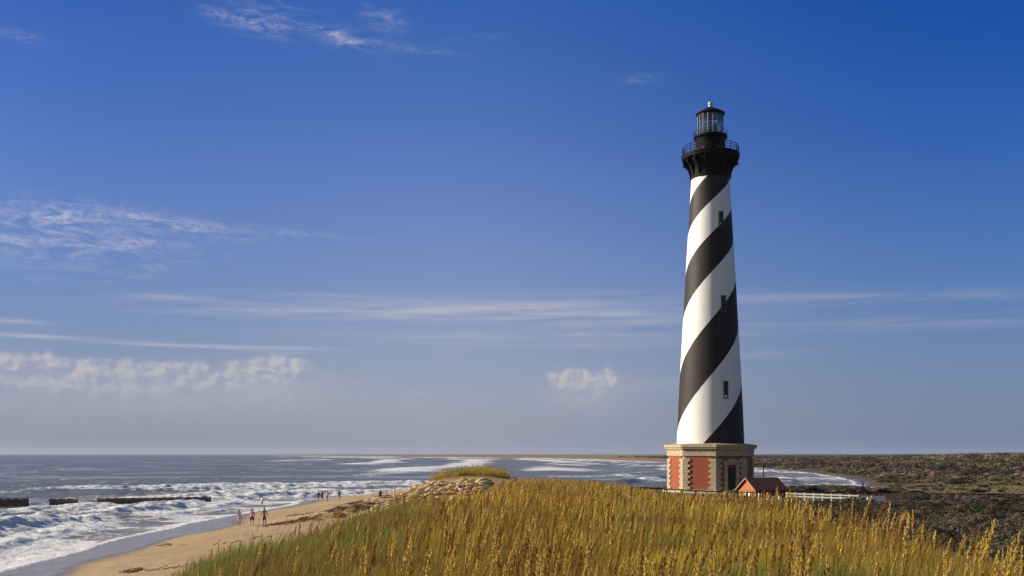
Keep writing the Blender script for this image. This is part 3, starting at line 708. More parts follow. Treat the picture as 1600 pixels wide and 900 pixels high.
for dz in (.02, .56):
    bm = bmesh.new()
    for a, b_ in zip(tops, tops[1:]):
        a, b_ = a - B - Vector((0, .1, dz + random.uniform(-.03, .03))), b_ - B - Vector((0, .1, dz + random.uniform(-.03, .03)))
        add_tube(bm, [a, b_], .075, 6)
    obj('rail', bm, M_oldwood, fence)
def rail_fence(name, pts, mat, label, h, rails, post_w, rail_h, n_between=0):
    """pts: list of top points (world)"""
    o = pts[0]; e = empty(name, (o.x, o.y, ground(o.x, o.y)), 0, label, 'fence'); b0 = Vector(e.location)
    d = (pts[-1] - pts[0]); d.z = 0; d.normalize(); nrm = Vector((d.y, -d.x, 0)); ang = math.atan2(d.y, d.x)
    for q_ in pts:
        bm = bmesh.new(); add_box(bm, (q_.x - b0.x, q_.y - b0.y, q_.z - b0.z - h / 2 - .25), (post_w, post_w, h + .6), ang); obj('post', bm, mat, e)
    for r_ in rails:
        bm = bmesh.new()
        for a, b_ in zip(pts, pts[1:]):
            mid = (a + b_) / 2 - b0; L = (b_ - a).length
            M = Matrix.Translation(mid + Vector((0, 0, -r_)) + nrm * (post_w / 2 + .03)) @ (b_ - a).to_track_quat('X', 'Z').to_matrix().to_4x4()
            add_box(bm, (0, 0, 0), (L + .02, .05, rail_h), 0, M)
        obj('rail', bm, mat, e)
    return e, nrm, ang
n_ = 9
pts = [at(1229 + (1341 - 1229) * i / (n_ - 1), 769.6 + 3.9 * i / (n_ - 1), 124 - 4 * i / (n_ - 1)) for i in range(n_)]
rail_fence('white_rail_fence', pts, M_fwhite, 'bright white two rail fence running right from the brick outbuilding', .8, (.10, .44), .15, .16)
pts = [at(1345 + 38 * i / 4, 774 + .6 * i / 4, 119.5 - 1 * i / 4) for i in range(5)]
gf, nrm, ang = rail_fence('grey_board_fence', pts, M_fgrey, 'short blue grey board fence beyond the end of the white rails', .62, (.12, .5), .12, .12)
b0 = Vector(gf.location); bm = bmesh.new()
for i in range(34):
    q_ = pts[0].lerp(pts[-1], i / 33); add_box(bm, (q_.x - b0.x + nrm.x * .13, q_.y - b0.y + nrm.y * .13, q_.z - b0.z - .34), (.10, .03, .62 + .03 * random.random()), ang)
obj('boards', bm, M_fgrey, gf)
for i, (px, py) in enumerate(((1356, 777.5), (1362, 776.5), (1366, 778.5))):
    p = at(px, py, 118); zg_ = ground(p.x, p.y); bm = bmesh.new(); add_lathe(bm, [(.11, 0), (.11, max(.3, p.z - zg_)), (.03, max(.3, p.z - zg_) + .05)], 10)
    tag(obj('marker_post', bm, M_fwhite, None, True, (p.x, p.y, zg_)), ('leftmost', 'middle', 'rightmost')[i] + ' of three little white markers before the grey board fence', 'post', 'white markers by the grey fence')
# sand fence of loose slats
p0, p1 = at(1386, 772, 121), at(1440, 773, 126); e = empty('sand_fence', (p0.x, p0.y, ground(p0.x, p0.y)), 0, 'weathered grey slat sand fence along the edge of the yellow meadow', 'fence')
b0 = Vector(e.location); bm = bmesh.new()
for i in range(40):
    q_ = p0.lerp(p1, i / 39); g_ = ground(q_.x, q_.y); add_box(bm, (q_.x - b0.x, q_.y - b0.y, g_ - b0.z + .5), (.05, .03, 1.15 + random.uniform(-.1, .1)), random.uniform(-.3, .3))
obj('slats', bm, material('weathered_slats', (.13, .10, .08), .95), e)
bm = bmesh.new()
for dz in (.3, .8): add_tube(bm, [p0 - b0 + Vector((0, 0, ground(p0.x, p0.y) - p0.z + dz)), p1 - b0 + Vector((0, 0, ground(p1.x, p1.y) - p1.z + dz))], .012, 4)
obj('wire', bm, M_black, e)

# ------------------------------------------------------------------ steel groin in the surf
M_groin = material('rusty_sheet_pile', (.17, .115, .10), .8, var=.4, vscale=.8, bump=.6, bscale=3)
def groin(x0, x1, y0, y1, top, label):
    o = at(.5 * (x0 + x1), top, .5 * (y0 + y1)); bm = bmesh.new()
    A_, B_ = at(x0, top, y0), at(x1, top, y1); L = (B_ - A_).length; n = max(6, int(L / .35)); front = []; back = []
    for i in range(n + 1):
        q_ = A_.lerp(B_, i / n); d = .16 if (i // 2) % 2 else -.16; dz = .03 * math.sin(i * 1.7)
        front.append((q_.x - o.x, q_.y - o.y - .12 + d, dz)); back.append((q_.x - o.x, q_.y - o.y + .12 + d, dz))
    for i in range(n):
        f0, f1, k0, k1 = front[i], front[i + 1], back[i], back[i + 1]
        vs = [bm.verts.new(v) for v in (f0, f1, k1, k0)] + [bm.verts.new((v[0], v[1], -4.0)) for v in (f0, f1, k1, k0)]
        for q_ in ((0, 1, 2, 3), (0, 4, 5, 1), (2, 6, 7, 3), (1, 5, 6, 2), (0, 3, 7, 4)): bm.faces.new([vs[j] for j in q_])
    bmesh.ops.remove_doubles(bm, verts=bm.verts, dist=.001)
    e = empty('groin_wall', o, 0, label, 'groin', 'remains of the old groin in the surf')
    obj('sheet_piling', bm, M_groin, e)
    bm = bmesh.new(); M = Matrix.Translation((A_ + B_) / 2 - Vector(o) + Vector((0, 0, -.1))) @ (B_ - A_).to_track_quat('X', 'Z').to_matrix().to_4x4(); add_box(bm, (0, -.36, -.18), (L, .14, .2), 0, M); obj('waler_beam', bm, M_groin, e)
groin(-60, 44, 171, 172, 778.8, 'brown groin wall cut off by the left edge of the picture')
groin(78, 122, 171, 171, 779.2, 'short low brown groin stub between two longer walls in the surf')
groin(152, 330, 172, 178, 777.4, 'longest brown groin wall, its right end sinking into the foam')

# ------------------------------------------------------------------ sandbags on the knoll
def bag_material():
    m = bpy.data.materials.new('sand_filled_cloth'); m.use_nodes = True; N = NT(m.node_tree); b = m.node_tree.nodes['Principled BSDF']
    inf = N.n('ShaderNodeObjectInfo'); k = inf.outputs['Random']
    c = N.mix(k, (.66, .47, .22), (.78, .60, .33)); c = N.mix(N.m('MULTIPLY', N.rng(N.noise(N.obj(), 3.0, 5), .45, .75), .6), c, (.36, .23, .10))
    N.put(b.inputs['Base Color'], c); b.inputs['Roughness'].default_value = .95; b.inputs['Specular IOR Level'].default_value = .1
    N.put(b.inputs['Normal'], N.bump(N.noise(N.obj(), 7, 5), .5, .06)); return m
M_bag = bag_material()
def bag_mesh(seed):
    rs = random.Random(seed); bm = bmesh.new(); nu, nv = 15, 12; L, W, H = .85, .30, .19; rings = []
    for i in range(nu):
        u = -1 + 2 * i / (nu - 1); e = (1 - abs(u) ** 3.2) ** .55 * .88 + .12
        sag = .05 * math.cos(u * 3 + seed); ring = []
        for j in range(nv):
            a = 2 * math.pi * j / nv; ca, sa = math.cos(a), math.sin(a)
            pw = lambda q: math.copysign(abs(q) ** .75, q)
            ring.append(bm.verts.new((u * L + rs.uniform(-.015, .015), pw(ca) * W * e * (1 + .12 * math.sin(2.3 * u + seed)) + .06 * math.sin(u * 1.7 + seed), pw(sa) * H * e + sag + rs.uniform(-.012, .012))))
        rings.append(ring)
    for a, b_ in zip(rings, rings[1:]):
        for j in range(nv): bm.faces.new((a[j], b_[j], b_[(j + 1) % nv], a[(j + 1) % nv]))
    bm.faces.new(rings[0]); bm.faces.new(rings[-1][::-1])
    me = bpy.data.meshes.new('sandbag'); bmesh.ops.recalc_face_normals(bm, faces=bm.faces); bm.to_mesh(me); bm.free(); me.materials.append(M_bag)
    me.polygons.foreach_set('use_smooth', [True] * len(me.polygons)); return me
bag_meshes = [bag_mesh(k) for k in range(6)]
nb = 0
for row in range(17):
    yy = 104.0 + row * .86
    xa = np.interp(row, [0, 4, 8, 12, 16], [-15.6, -15.0, -13.8, -12.6, -11.0]); xb = np.interp(row, [0, 4, 16], [-2.6, -2.0, -3.0])
    xx = xa + random.uniform(0, .7)
    while xx < xb:
        y_ = yy + random.uniform(-.25, .25); zz = ground(xx, y_)
        o = bpy.data.objects.new('sandbag', random.choice(bag_meshes)); link(o)
        o.location = (xx, y_, zz + .03 + random.uniform(-.05, .06))
        o.rotation_euler = (R(random.uniform(-10, 8)), R(random.uniform(-12, 4)), R(random.uniform(34, 62)))
        sc_ = random.uniform(.85, 1.15); o.scale = (sc_ * 1.3, sc_, sc_ * random.uniform(.9, 1.2))
        tag(o, 'bulging sand coloured bag laid on the dune slope below the grassy knoll', 'sandbag', 'sandbags heaped on the dune face'); nb += 1
        xx += random.uniform(.78, 1.05)

# ------------------------------------------------------------------ people
def skinned(name, J, E, mat, parent, sub=1, extra=None):
    """J: list of (x,y,z,r); E: edges; grown into one continuous surface"""
    me = bpy.data.meshes.new(name + '_cage'); me.from_pydata([j[:3] for j in J], E, []); me.update()
    o = bpy.data.objects.new(name, me); COL.objects.link(o)
    mo = o.modifiers.new('skin', 'SKIN'); mo.branch_smoothing = .4
    sv = me.skin_vertices[0].data if len(me.skin_vertices) else None
    if sv is None:
        bpy.context.view_layer.objects.active = o
        bm = bmesh.new(); bm.from_mesh(me); bm.verts.layers.skin.verify(); bm.to_mesh(me); bm.free(); sv = me.skin_vertices[0].data
    for k, j in enumerate(J):
        rx, ry = (j[3], j[3]) if len(j) == 4 else (j[3], j[4]); sv[k].radius = (rx, ry); sv[k].use_root = k == 0
    su = o.modifiers.new('sub', 'SUBSURF'); su.levels = sub; su.render_levels = sub
    bpy.context.view_layer.update(); dg = bpy.context.evaluated_depsgraph_get()
    nm = bpy.data.meshes.new_from_object(o.evaluated_get(dg)); nm.name = name
    bpy.data.objects.remove(o); bpy.data.meshes.remove(me)
    if extra:
        bm = bmesh.new(); bm.from_mesh(nm); extra(bm); bm.to_mesh(nm); bm.free()
    nm.materials.clear(); nm.materials.append(mat); nm.polygons.foreach_set('use_smooth', [True] * len(nm.polygons))
    o = bpy.data.objects.new(name, nm); return link(o, parent)
CM = {}
def cloth(c):
    if c not in CM: CM[c] = material('cloth', c, .9, var=.15, vscale=6, bump=.2)
    return CM[c]
def person(loc, H, face, pose, skin, shirt, shorts, hair, label, group=None, legs_long=False, sleeve=.5, stride=.12, arms=(0, 0), skirt=False, hat=None):
    """face: direction looked at in degrees, 0 = towards the viewer; local -Y is forward"""
    k = H / 1.76; e = empty('person', loc, R(face), label, 'person', group)
    sit = pose == 'sit'; z0 = -.86 if sit else 0.0
    V = {}
    def P(n, x, y, z, *r): V[n] = (x * k, y * k, (z + z0) * k) + tuple(q * k for q in r)
    lean = .12 if sit else .02
    P('pelvis', 0, .02, .96, .145, .10); P('belly', 0, .01, 1.10, .135, .095); P('chest', 0, -lean * .5, 1.27, .155, .105); P('top', 0, -lean, 1.42, .125, .085)
    P('neck', 0, -lean - .01, 1.50, .052); P('jaw', 0, -lean - .035, 1.57, .068); P('skull', 0, -lean - .02, 1.655, .088); P('crown', 0, -lean - .01, 1.725, .062); P('nose', 0, -lean - .135, 1.615, .016)
    for s_, n, ar in ((-1, 'l', arms[0]), (1, 'r', arms[1])):
        P('sho' + n, s_ * .175, -lean, 1.415, .062)
        if sit:
            P('elb' + n, s_ * .25, -.12, 1.17, .043); P('wri' + n, s_ * .20, -.36, 1.08, .032); P('hand' + n, s_ * .18, -.44, 1.06, .036, .02)
            P('hip' + n, s_ * .09, -.02, .93, .095); P('kne' + n, s_ * .13, -.42, 1.06, .06); P('ank' + n, s_ * .13, -.62, .68, .04); P('toe' + n, s_ * .14, -.78, .62, .035)
        else:
            st = stride * s_
            P('elb' + n, s_ * (.245 + .05 * ar), st * .8 + .02, 1.14, .043); P('wri' + n, s_ * (.27 + .10 * ar), st * 1.0 - .10 - .08 * ar, .91 + .12 * ar, .032); P('hand' + n, s_ * (.27 + .10 * ar), st - .13 - .1 * ar, .83 + .13 * ar, .036, .02)
            P('hip' + n, s_ * .09, .02, .90, .095); P('kne' + n, s_ * .10, -st * .9 - .02, .50, .060); P('calf' + n, s_ * .10, -st * 1.1 + .03, .36, .056); P('ank' + n, s_ * .10, -st * 1.4 + .05 * (s_ < 0), .075 + (.03 if st < 0 else 0), .038); P('toe' + n, s_ * .115, -st * 1.4 - .14, .03, .032)
    names = list(V); ix = {n: i for i, n in enumerate(names)}
    ch = [('pelvis', 'belly', 'chest', 'top', 'neck', 'jaw', 'skull', 'crown'), ('jaw', 'nose')]
    for n in 'lr':
        ch += [('top', 'sho' + n, 'elb' + n, 'wri' + n, 'hand' + n)]
        ch += [('pelvis', 'hip' + n, 'kne' + n, 'ank' + n, 'toe' + n) if sit else ('pelvis', 'hip' + n, 'kne' + n, 'calf' + n, 'ank' + n, 'toe' + n)]
    E = [(ix[a], ix[b]) for c in ch for a, b in zip(c, c[1:])]
    def fingers(bm):
        for n, s_ in (('l', -1), ('r', 1)):
            h = Vector(V['hand' + n][:3]); w_ = Vector(V['wri' + n][:3]); d = (h - w_).normalized(); side = d.cross(Vector((s_, 0, 0))).normalized()
            for i, L in enumerate((.075, .085, .08, .06)):
                b0_ = h + side * (i - 1.5) * .021 * k - d * .01 * k; add_tube(bm, [b0_, b0_ + d * L * .55 * k, b0_ + (d * L + Vector((-s_ * .018, 0, 0))) * k], [.010 * k, .009 * k, .006 * k], 5)
            t0 = w_.lerp(h, .5) - side * .028 * k; add_tube(bm, [t0, t0 + (d * .04 - side * .03) * k, t0 + (d * .075 - side * .032) * k], [.012 * k, .011 * k, .007 * k], 5)
        sk = Vector(V['skull'][:3])
        for s_ in (-1, 1): add_tube(bm, [sk + Vector((s_ * .082, .005, -.035)) * k, sk + Vector((s_ * .098, .012, -.02)) * k], [.022 * k, .016 * k], 6)   # ears
    skinned('body', [V[n] for n in names], E, material('skin', skin, .6, var=.06), e, 1, fingers)
    G = .022 * k
    def grow(n, f=G): v = V[n]; return v[:3] + tuple(q + f for q in v[3:])
    def lerp(a, b, t, rr): A_, B_ = V[a], V[b]; return tuple(A_[i] + (B_[i] - A_[i]) * t for i in range(3)) + (rr * k,)
    if shirt is not None:
        J = [grow('belly'), grow('chest'), grow('top', .018 * k)]; Ee = [(0, 1), (1, 2)]
        lo_ = V['pelvis']; J.append((lo_[0], lo_[1], lo_[2] + .02 * k, lo_[3] + G, (lo_[4] if len(lo_) > 4 else lo_[3]) + G)); Ee.append((0, 3))
        for n in 'lr':
            i = len(J); J.append(grow('sho' + n, .018 * k)); J.append(lerp('sho' + n, 'elb' + n, sleeve, .068)); Ee += [(2, i), (i, i + 1)]
            if sleeve >= .9: J.append(lerp('elb' + n, 'wri' + n, .8, .048)); Ee.append((i + 1, i + 2))
        skinned('shirt', J, Ee, cloth(shirt), e)
    if shorts is not None:
        J = [grow('pelvis', .026 * k)]; Ee = []
        b_ = V['belly']; J.append((b_[0], b_[1], b_[2] - .06 * k, .15 * k, .11 * k)); Ee.append((0, 1))
        for n in 'lr':
            i = len(J); J.append(grow('hip' + n, .02 * k)); J.append(lerp('hip' + n, 'kne' + n, .85 if not skirt else .6, .095 if not skirt else .13)); Ee += [(0, i), (i, i + 1)]
            if legs_long: J.append(lerp('kne' + n, 'ank' + n, .1, .078)); J.append(lerp('kne' + n, 'ank' + n, .92, .06)); Ee += [(i + 1, i + 2), (i + 2, i + 3)]
        skinned('trousers' if legs_long else ('skirt' if skirt else 'shorts'), J, Ee, cloth(shorts), e)
    bm = bmesh.new(); bmesh.ops.create_icosphere(bm, subdivisions=2, radius=1.0)
    sk = V['skull']; bmesh.ops.bisect_plane(bm, geom=bm.verts[:] + bm.edges[:] + bm.faces[:], plane_co=(0, 0, -.25), plane_no=(0, -.55, -.8), clear_outer=True)
    bmesh.ops.transform(bm, matrix=Matrix.Translation((sk[0], sk[1] + .012 * k, sk[2] + .012 * k)) @ Matrix.Diagonal((.098 * k, .112 * k, .108 * k, 1)), verts=bm.verts)
    obj('hat' if hat else 'hair', bm, cloth(hat or hair), e, True)
    return e
TAN, PALE, RED = (.36, .19, .115), (.50, .32, .23), (.33, .15, .085)
def stand(px, py_foot, py_head, **kw):
    p = foot(px, py_foot, 60, 400); H = (py_foot - py_head) * p.y / FPX * .98
    return person(p, min(max(H, 1.5), 1.9), **kw)
DK, BR = (.015, .011, .01), (.05, .028, .018)
stand(373.5, 823, 797, face=12, pose='walk', skin=TAN, shirt=(.75, .74, .74), shorts=(.72, .71, .72), hair=DK, label='person in white shirt and white shorts, leftmost of the three walking side by side', group='three walkers on the wet sand', stride=.10)
stand(394, 822.5, 793.5, face=-5, pose='walk', skin=PALE, shirt=(.52, .40, .42), shorts=(.018, .016, .035), hair=DK, label='person in pale pink top and navy shorts, middle of the three walkers', group='three walkers on the wet sand', stride=-.12, arms=(.7, .5))
stand(413, 822.5, 792, face=8, pose='walk', skin=RED, shirt=None, shorts=(.15, .045, .03), hair=DK, label='shirtless tanned person in rust red shorts beside the other two walkers', group='three walkers on the wet sand', stride=.09, arms=(.5, .8))
stand(409.5, 793, 769.5, face=150, pose='stand', skin=PALE, shirt=(.78, .78, .79), shorts=(.20, .17, .15), hair=DK, label='lone person in white shirt standing in the swash', stride=.04, arms=(.2, .9))
stand(497.5, 784, 763, face=170, pose='stand', skin=PALE, shirt=(.06, .075, .30), shorts=(.05, .06, .22), hair=BR, label='person in a blue long sleeved top at the left of the distant group', group='distant beach walkers', sleeve=1.0, stride=.03)
stand(503.5, 784, 762.5, face=190, pose='stand', skin=PALE, shirt=(.055, .02, .028), shorts=(.035, .014, .016), hair=DK, label='person in dark maroon clothes beside the one in blue', group='distant beach walkers', stride=.04)
stand(511, 783.5, 766, face=160, pose='stand', skin=TAN, shirt=(.70, .56, .58), shorts=(.22, .018, .035), hair=DK, label='shorter person in pale pink top and dark red skirt', group='distant beach walkers', skirt=True, stride=.03)
stand(530, 784, 762.5, face=200, pose='walk', skin=PALE, shirt=(.05, .042, .06), shorts=(.62, .56, .57), hair=DK, label='person in dark grey top and pale shorts walking apart from the group', group='distant beach walkers', stride=.12, arms=(.6, .2))
p = foot(718.5, 771.5, 95, 125); person(p + Vector((0, -.25, .42)), 1.75, 25, 'sit', PALE, (.12, .12, .15), (.72, .66, .62), DK, 'person in dark grey top and pale trousers sitting on the sandbags', legs_long=True)
p = foot(594.5, 777, 80, 160); person(p + Vector((0, 0, .10)), 1.5, 200, 'sit', TAN, (.03, .03, .04), (.03, .03, .035), DK, 'person in dark clothes sitting on the low sand left of the sandbags', legs_long=True)
p = at(804, 748, 113.0); zz = ground(p.x, p.y); person(Vector((p.x, p.y, zz + .0)), 1.72, 190, 'walk', TAN, (.68, .55, .54), (.08, .07, .10), DK, 'person in pale pink top wading through the grass on the dune crest', legs_long=True)
p = at(1348, 760, 150.0); zz = ground(p.x, p.y); person(Vector((p.x, p.y, zz)), max(1.55, EYE - (752 - HOR) * 150 / FPX - zz) if EYE - (752 - HOR) * 150 / FPX - zz < 1.95 else 1.8, 40, 'stand', PALE, (.60, .22, .25), (.03, .02, .025), DK, 'person in a pinkish red top standing beyond the white rail fence', legs_long=True, hat=(.7, .6, .6))
# pale marker post at the end of the sandbags
p = at(616.5, 760.5, 108.0); zg_ = ground(p.x, p.y); bm = bmesh.new(); hp = p.z - zg_; add_tube(bm, [(0, 0, -.2), (0, 0, hp - .25), (.01, 0, hp)], [.09, .085, .06], 8); add_lathe(bm, [(.10, hp - .16), (.13, hp - .1), (.10, hp - .03), (.02, hp + .02)], 10)
tag(obj('marker_post', bm, material('sun_bleached_wood', (.55, .46, .36), .9), None, True, (p.x, p.y, zg_)), 'pale upright wooden post at the seaward end of the sandbags', 'post')

# ------------------------------------------------------------------ plants
def leaf_material(name, trans=.35, spread=.25):
    m = bpy.data.materials.new(name); m.use_nodes = True; N = NT(m.node_tree); nt = m.node_tree; b = nt.nodes['Principled BSDF']
    c = N.n('ShaderNodeAttribute', attribute_name='tint').outputs['Color']
    N.put(b.inputs['Base Color'], c); b.inputs['Roughness'].default_value = .6; b.inputs['Specular IOR Level'].default_value = .25
    tl_ = N.n('ShaderNodeBsdfTranslucent'); N.put(tl_.inputs[0], c); mx = N.n('ShaderNodeMixShader'); mx.inputs[0].default_value = trans
    nt.links.new(b.outputs[0], mx.inputs[1]); nt.links.new(tl_.outputs[0], mx.inputs[2]); nt.links.new(mx.outputs[0], nt.nodes['Material Output'].inputs[0]); return m
M_grass = leaf_material('grass_blades', .35); M_oat = leaf_material('sea_oat', .30); M_leaf = leaf_material('scrub_leaves', .25)
def tint_of(x, y, n, seed):
    """gold, olive or brown by place, with a private shift for every plant"""
    g_ = ss(-1.5, -6.0, x + (fbm(x / 5, y / 6, seed, 3) - .5) * 5) * (1 - ss(60, 95, y))       # greener seaward shoulder
    g_ = np.clip(g_ + ss(.53, .68, fbm(x / 3.5, y / 5, seed + 3, 3)) * .75, 0, 1)
    g_ = np.clip(g_ + .55 * ss(46, 18, y) * ss(.36, .60, fbm(x / 2.2, y / 3.2, seed + 9, 3)), 0, 1)
    br = ss(.48, .66, fbm(x / 4, y / 9, seed + 5, 4)) * .6
    gold = np.array((.48, .345, .036)); green = np.array((.20, .205, .034)); brown = np.array((.27, .145, .03))
    c = gold * (1 - g_[:, None]) + green * g_[:, None]; c = c * (1 - br[:, None]) + brown * br[:, None]
    return c * rng.uniform(.5, 1.5, (n, 1)) * rng.uniform(.9, 1.1, (n, 3))
def blades(x, y, z, h, w, lean, tint):
    """bent three point strips"""
    n = len(x); a = rng.uniform(0, 2 * np.pi, n); ca, sa = np.cos(a), np.sin(a)
    la = rng.normal(R(80), 1.15, n); lx, ly = np.sin(la) * lean, np.cos(la) * lean
    V = np.zeros((n, 6, 3))
    for k, (t, ww) in enumerate(((0, 1.0), (.55, .8), (1.0, .12))):
        cx = x + lx * h * t ** 1.8; cy = y + ly * h * t ** 1.8; cz = z + h * (t - .25 * lean * t * t)
        for j, s_ in enumerate((-.5, .5)):
            V[:, k * 2 + j] = np.stack([cx + ca * w * ww * s_, cy + sa * w * ww * s_, cz], 1)
    b = (np.arange(n) * 6)[:, None]; F = np.concatenate([b + np.array([[0, 1, 3, 2]]), b + np.array([[2, 3, 5, 4]])])
    return V.reshape(-1, 3), F, np.repeat(tint, 6, 0)
def scatter(n, x0, x1, y0, y1): return rng.uniform(x0, x1, n), rng.uniform(y0, y1, n)
def in_view(x, y, m=1.12): return np.abs(x) < y * (800 / FPX) * m + 2.0
def duneness(x, y):
    kn_ = np.exp(-((x + 5.3) / 5.2) ** 4 - ((y - 127) / 6.5) ** 2)
    return np.maximum(ridge(x, y) * ss(135, 112, y), kn_)
def cover(x, y): return ss(.30, .62, duneness(x, y) + (fbm(x / 3, y / 3, 81) - .5) * .35)
PV, PF, PT = [], [], []; off = 0
def veg_limit(x, y, z):
    """plants grow low on the wind-cut far slope of the dune, in front of the fence and the sandbags"""
    v = np.interp(x / np.maximum(y, 1), [-.2, -.13, -.06, -.03, -.012, .0, .08, .11, .155, .245, .3], [90, 77, 73, 62, 44, 36, 42, 50, 65, 70, 75])
    return np.where((y > 55) & (y < 122), np.maximum(.10, EYE - v * y / FPX - z), 9.0)
def push(v, f, t):
    global off
    PV.append(v); PF.append(f + off); PT.append(t); off += len(v)
def flush(name, mat, label, cat='grass', smooth=False):
    global PV, PF, PT, off
    o = np_obj(name, np.concatenate(PV), np.concatenate(PF), mat, dict(tint=np.concatenate(PT)), smooth); tag(o, label, cat, None, 'stuff')
    PV, PF, PT, off = [], [], [], 0; return o
# dune grass in three densities
for n, y0, y1, w_, h0, h1 in ((170000, 9, 26, .011, .45, .95), (150000, 26, 62, .020, .40, .85), (120000, 62, 134, .040, .35, .80)):
    xm = y1 * .55 + 3
    x, y = scatter(n * 2, max(-13, -xm), min(20, xm), y0, y1); k = in_view(x, y) & (rng.random(len(x)) < cover(x, y) * (.30 + .70 * ss(.36, .52, fbm(x / 1.1, y / 1.7, 405, 3)))); x, y = x[k][:n], y[k][:n]
    z = terrain(x, y) - .03; h = rng.uniform(h0, h1, len(x)) * (.7 + .6 * fbm(x / 4, y / 4, 401, 3)); h = np.minimum(h, veg_limit(x, y, z) * rng.uniform(.75, 1.1, len(x)))
    push(*blades(x, y, z, h, w_ * rng.uniform(.6, 1.3, len(x)), rng.uniform(.1, .55, len(x)), tint_of(x, y, len(x), 411)))
flush('dune_grass', M_grass, 'golden and green dune grass covering the long ridge')
# sea oats: stalk with a heavy seed head
def oat_mesh(seed, fine=True):
    """returns stem (V,F,T) and head (V,F,T), one metre and a bit tall, leaning with the sea wind"""
    r = np.random.default_rng(seed); Hs = 1.0; lean = r.uniform(.02, .20); hd = R(r.uniform(40, 130)); dx, dy = math.sin(hd), math.cos(hd)
    def ax(t): return np.array([dx * lean * t ** 2.2 * Hs, dy * lean * t ** 2.2 * Hs, Hs * t])
    sv, sf = [], []; N_ = 7; 
    for i in range(N_):
        t = i / (N_ - 1); c = ax(t); w_ = .0058 * (1 - .5 * t)
        for q in range(3): a = 2 * math.pi * q / 3; sv.append(c + np.array([math.cos(a) * w_, math.sin(a) * w_, 0]))
    for i in range(N_ - 1):
        for q in range(3): sf.append((i * 3 + q, i * 3 + (q + 1) % 3, (i + 1) * 3 + (q + 1) % 3, (i + 1) * 3 + q))
    hv, hf, ht = [], [], []
    n = 66 if fine else 16
    for i in range(n):
        t = .70 + .32 * (i + r.random()) / n; c = ax(min(t, 1.06)); env = math.sin(min(1, max(.12, (t - .68) / .34)) * math.pi) ** .6
        a = r.uniform(0, 2 * math.pi); out = np.array([math.cos(a), math.sin(a), 0]); tip = out * r.uniform(.002, .013) * env + np.array([dx, dy, 0]) * .006
        L = r.uniform(.024, .038) * (1 if fine else 1.6); W = r.uniform(.004, .008) * (1 if fine else 1.7); up = np.array([0, 0, 1.0]) * r.uniform(.6, 1.0) + out * .16; up /= np.linalg.norm(up)
        sd = np.cross(up, out + np.array([.01, .02, 0])); sd /= np.linalg.norm(sd) + 1e-9; nr = np.cross(up, sd)
        base = c + tip; b = len(hv)
        for q in (base, base + up * L * .5 + sd * W, base + up * L, base + up * L * .5 - sd * W): hv.append(q)
        hf.append((b, b + 1, b + 2, b + 3)); b = len(hv)
        for q in (base, base + up * L * .5 + nr * W * .7, base + up * L, base + up * L * .5 - nr * W * .7): hv.append(q)
        hf.append((b, b + 1, b + 2, b + 3)); col = (np.array((.90, .68, .20)) if seed % 8 < 5 else np.array((.52, .29, .085))) * r.uniform(.4, 1.2); ht += [col] * 8
    return (np.array(sv), np.array(sf)), (np.array(hv), np.array(hf), np.array(ht))
protos = [oat_mesh(500 + k) for k in range(8)]; protos_lo = [oat_mesh(600 + k, False) for k in range(8)]
STEM_T = np.array((.36, .22, .05))
pm = [(np_mesh('stem', a[0], a[1], M_oat, dict(tint=np.tile(STEM_T, (len(a[0]), 1)))), np_mesh('seed_head', b[0], b[1], M_oat, dict(tint=b[2]))) for a, b in protos]
def oat_spots(n, x0, x1, y0, y1, thr=.25):
    x, y = scatter(n, x0, x1, y0, y1); k = in_view(x, y) & (rng.random(n) < ss(thr - .1, thr + .25, duneness(x, y) + (fbm(x / 4, y / 4, 431) - .5) * .3) * (.22 + .9 * ss(.38, .6, fbm(x / 3.2, y / 4, 441, 3))) * (1 - .72 * ss(-1.5, -4.5, x) * ss(80, 60, y))); return x[k], y[k]
x, y = oat_spots(4000, -12, 18, 10.5, 36); z = terrain(x, y); h = rng.uniform(.85, 1.4, len(x)) * (1 - .22 * ss(-1.5, -4.5, x)) * np.where(rng.random(len(x)) < .10, 1.2, 1)
vis = (z + h > EYE - (905 - HOR) * y / FPX) & (np.abs(x) < y * 800 / FPX * 1.0)
order = np.argsort(np.where(vis, y / h, 1e9)); singles = order[:300]
for i in singles:
    e = empty('sea_oat_stalk', (float(x[i]), float(y[i]), float(z[i]) - .04), float(rng.normal(0, .5)), 'tall golden sea oat stalk with heavy seed head rising from the nearest dune grass', 'sea oat', 'nearest sea oat stalks')
    e.scale = (float(h[i]) * 1.3, float(h[i]) * 1.3, float(h[i])); a, b = pm[int(rng.integers(8))]
    link(bpy.data.objects.new('stem', a), e); link(bpy.data.objects.new('seed_head', b), e)
rest = np.setdiff1d(np.arange(len(x)), singles)
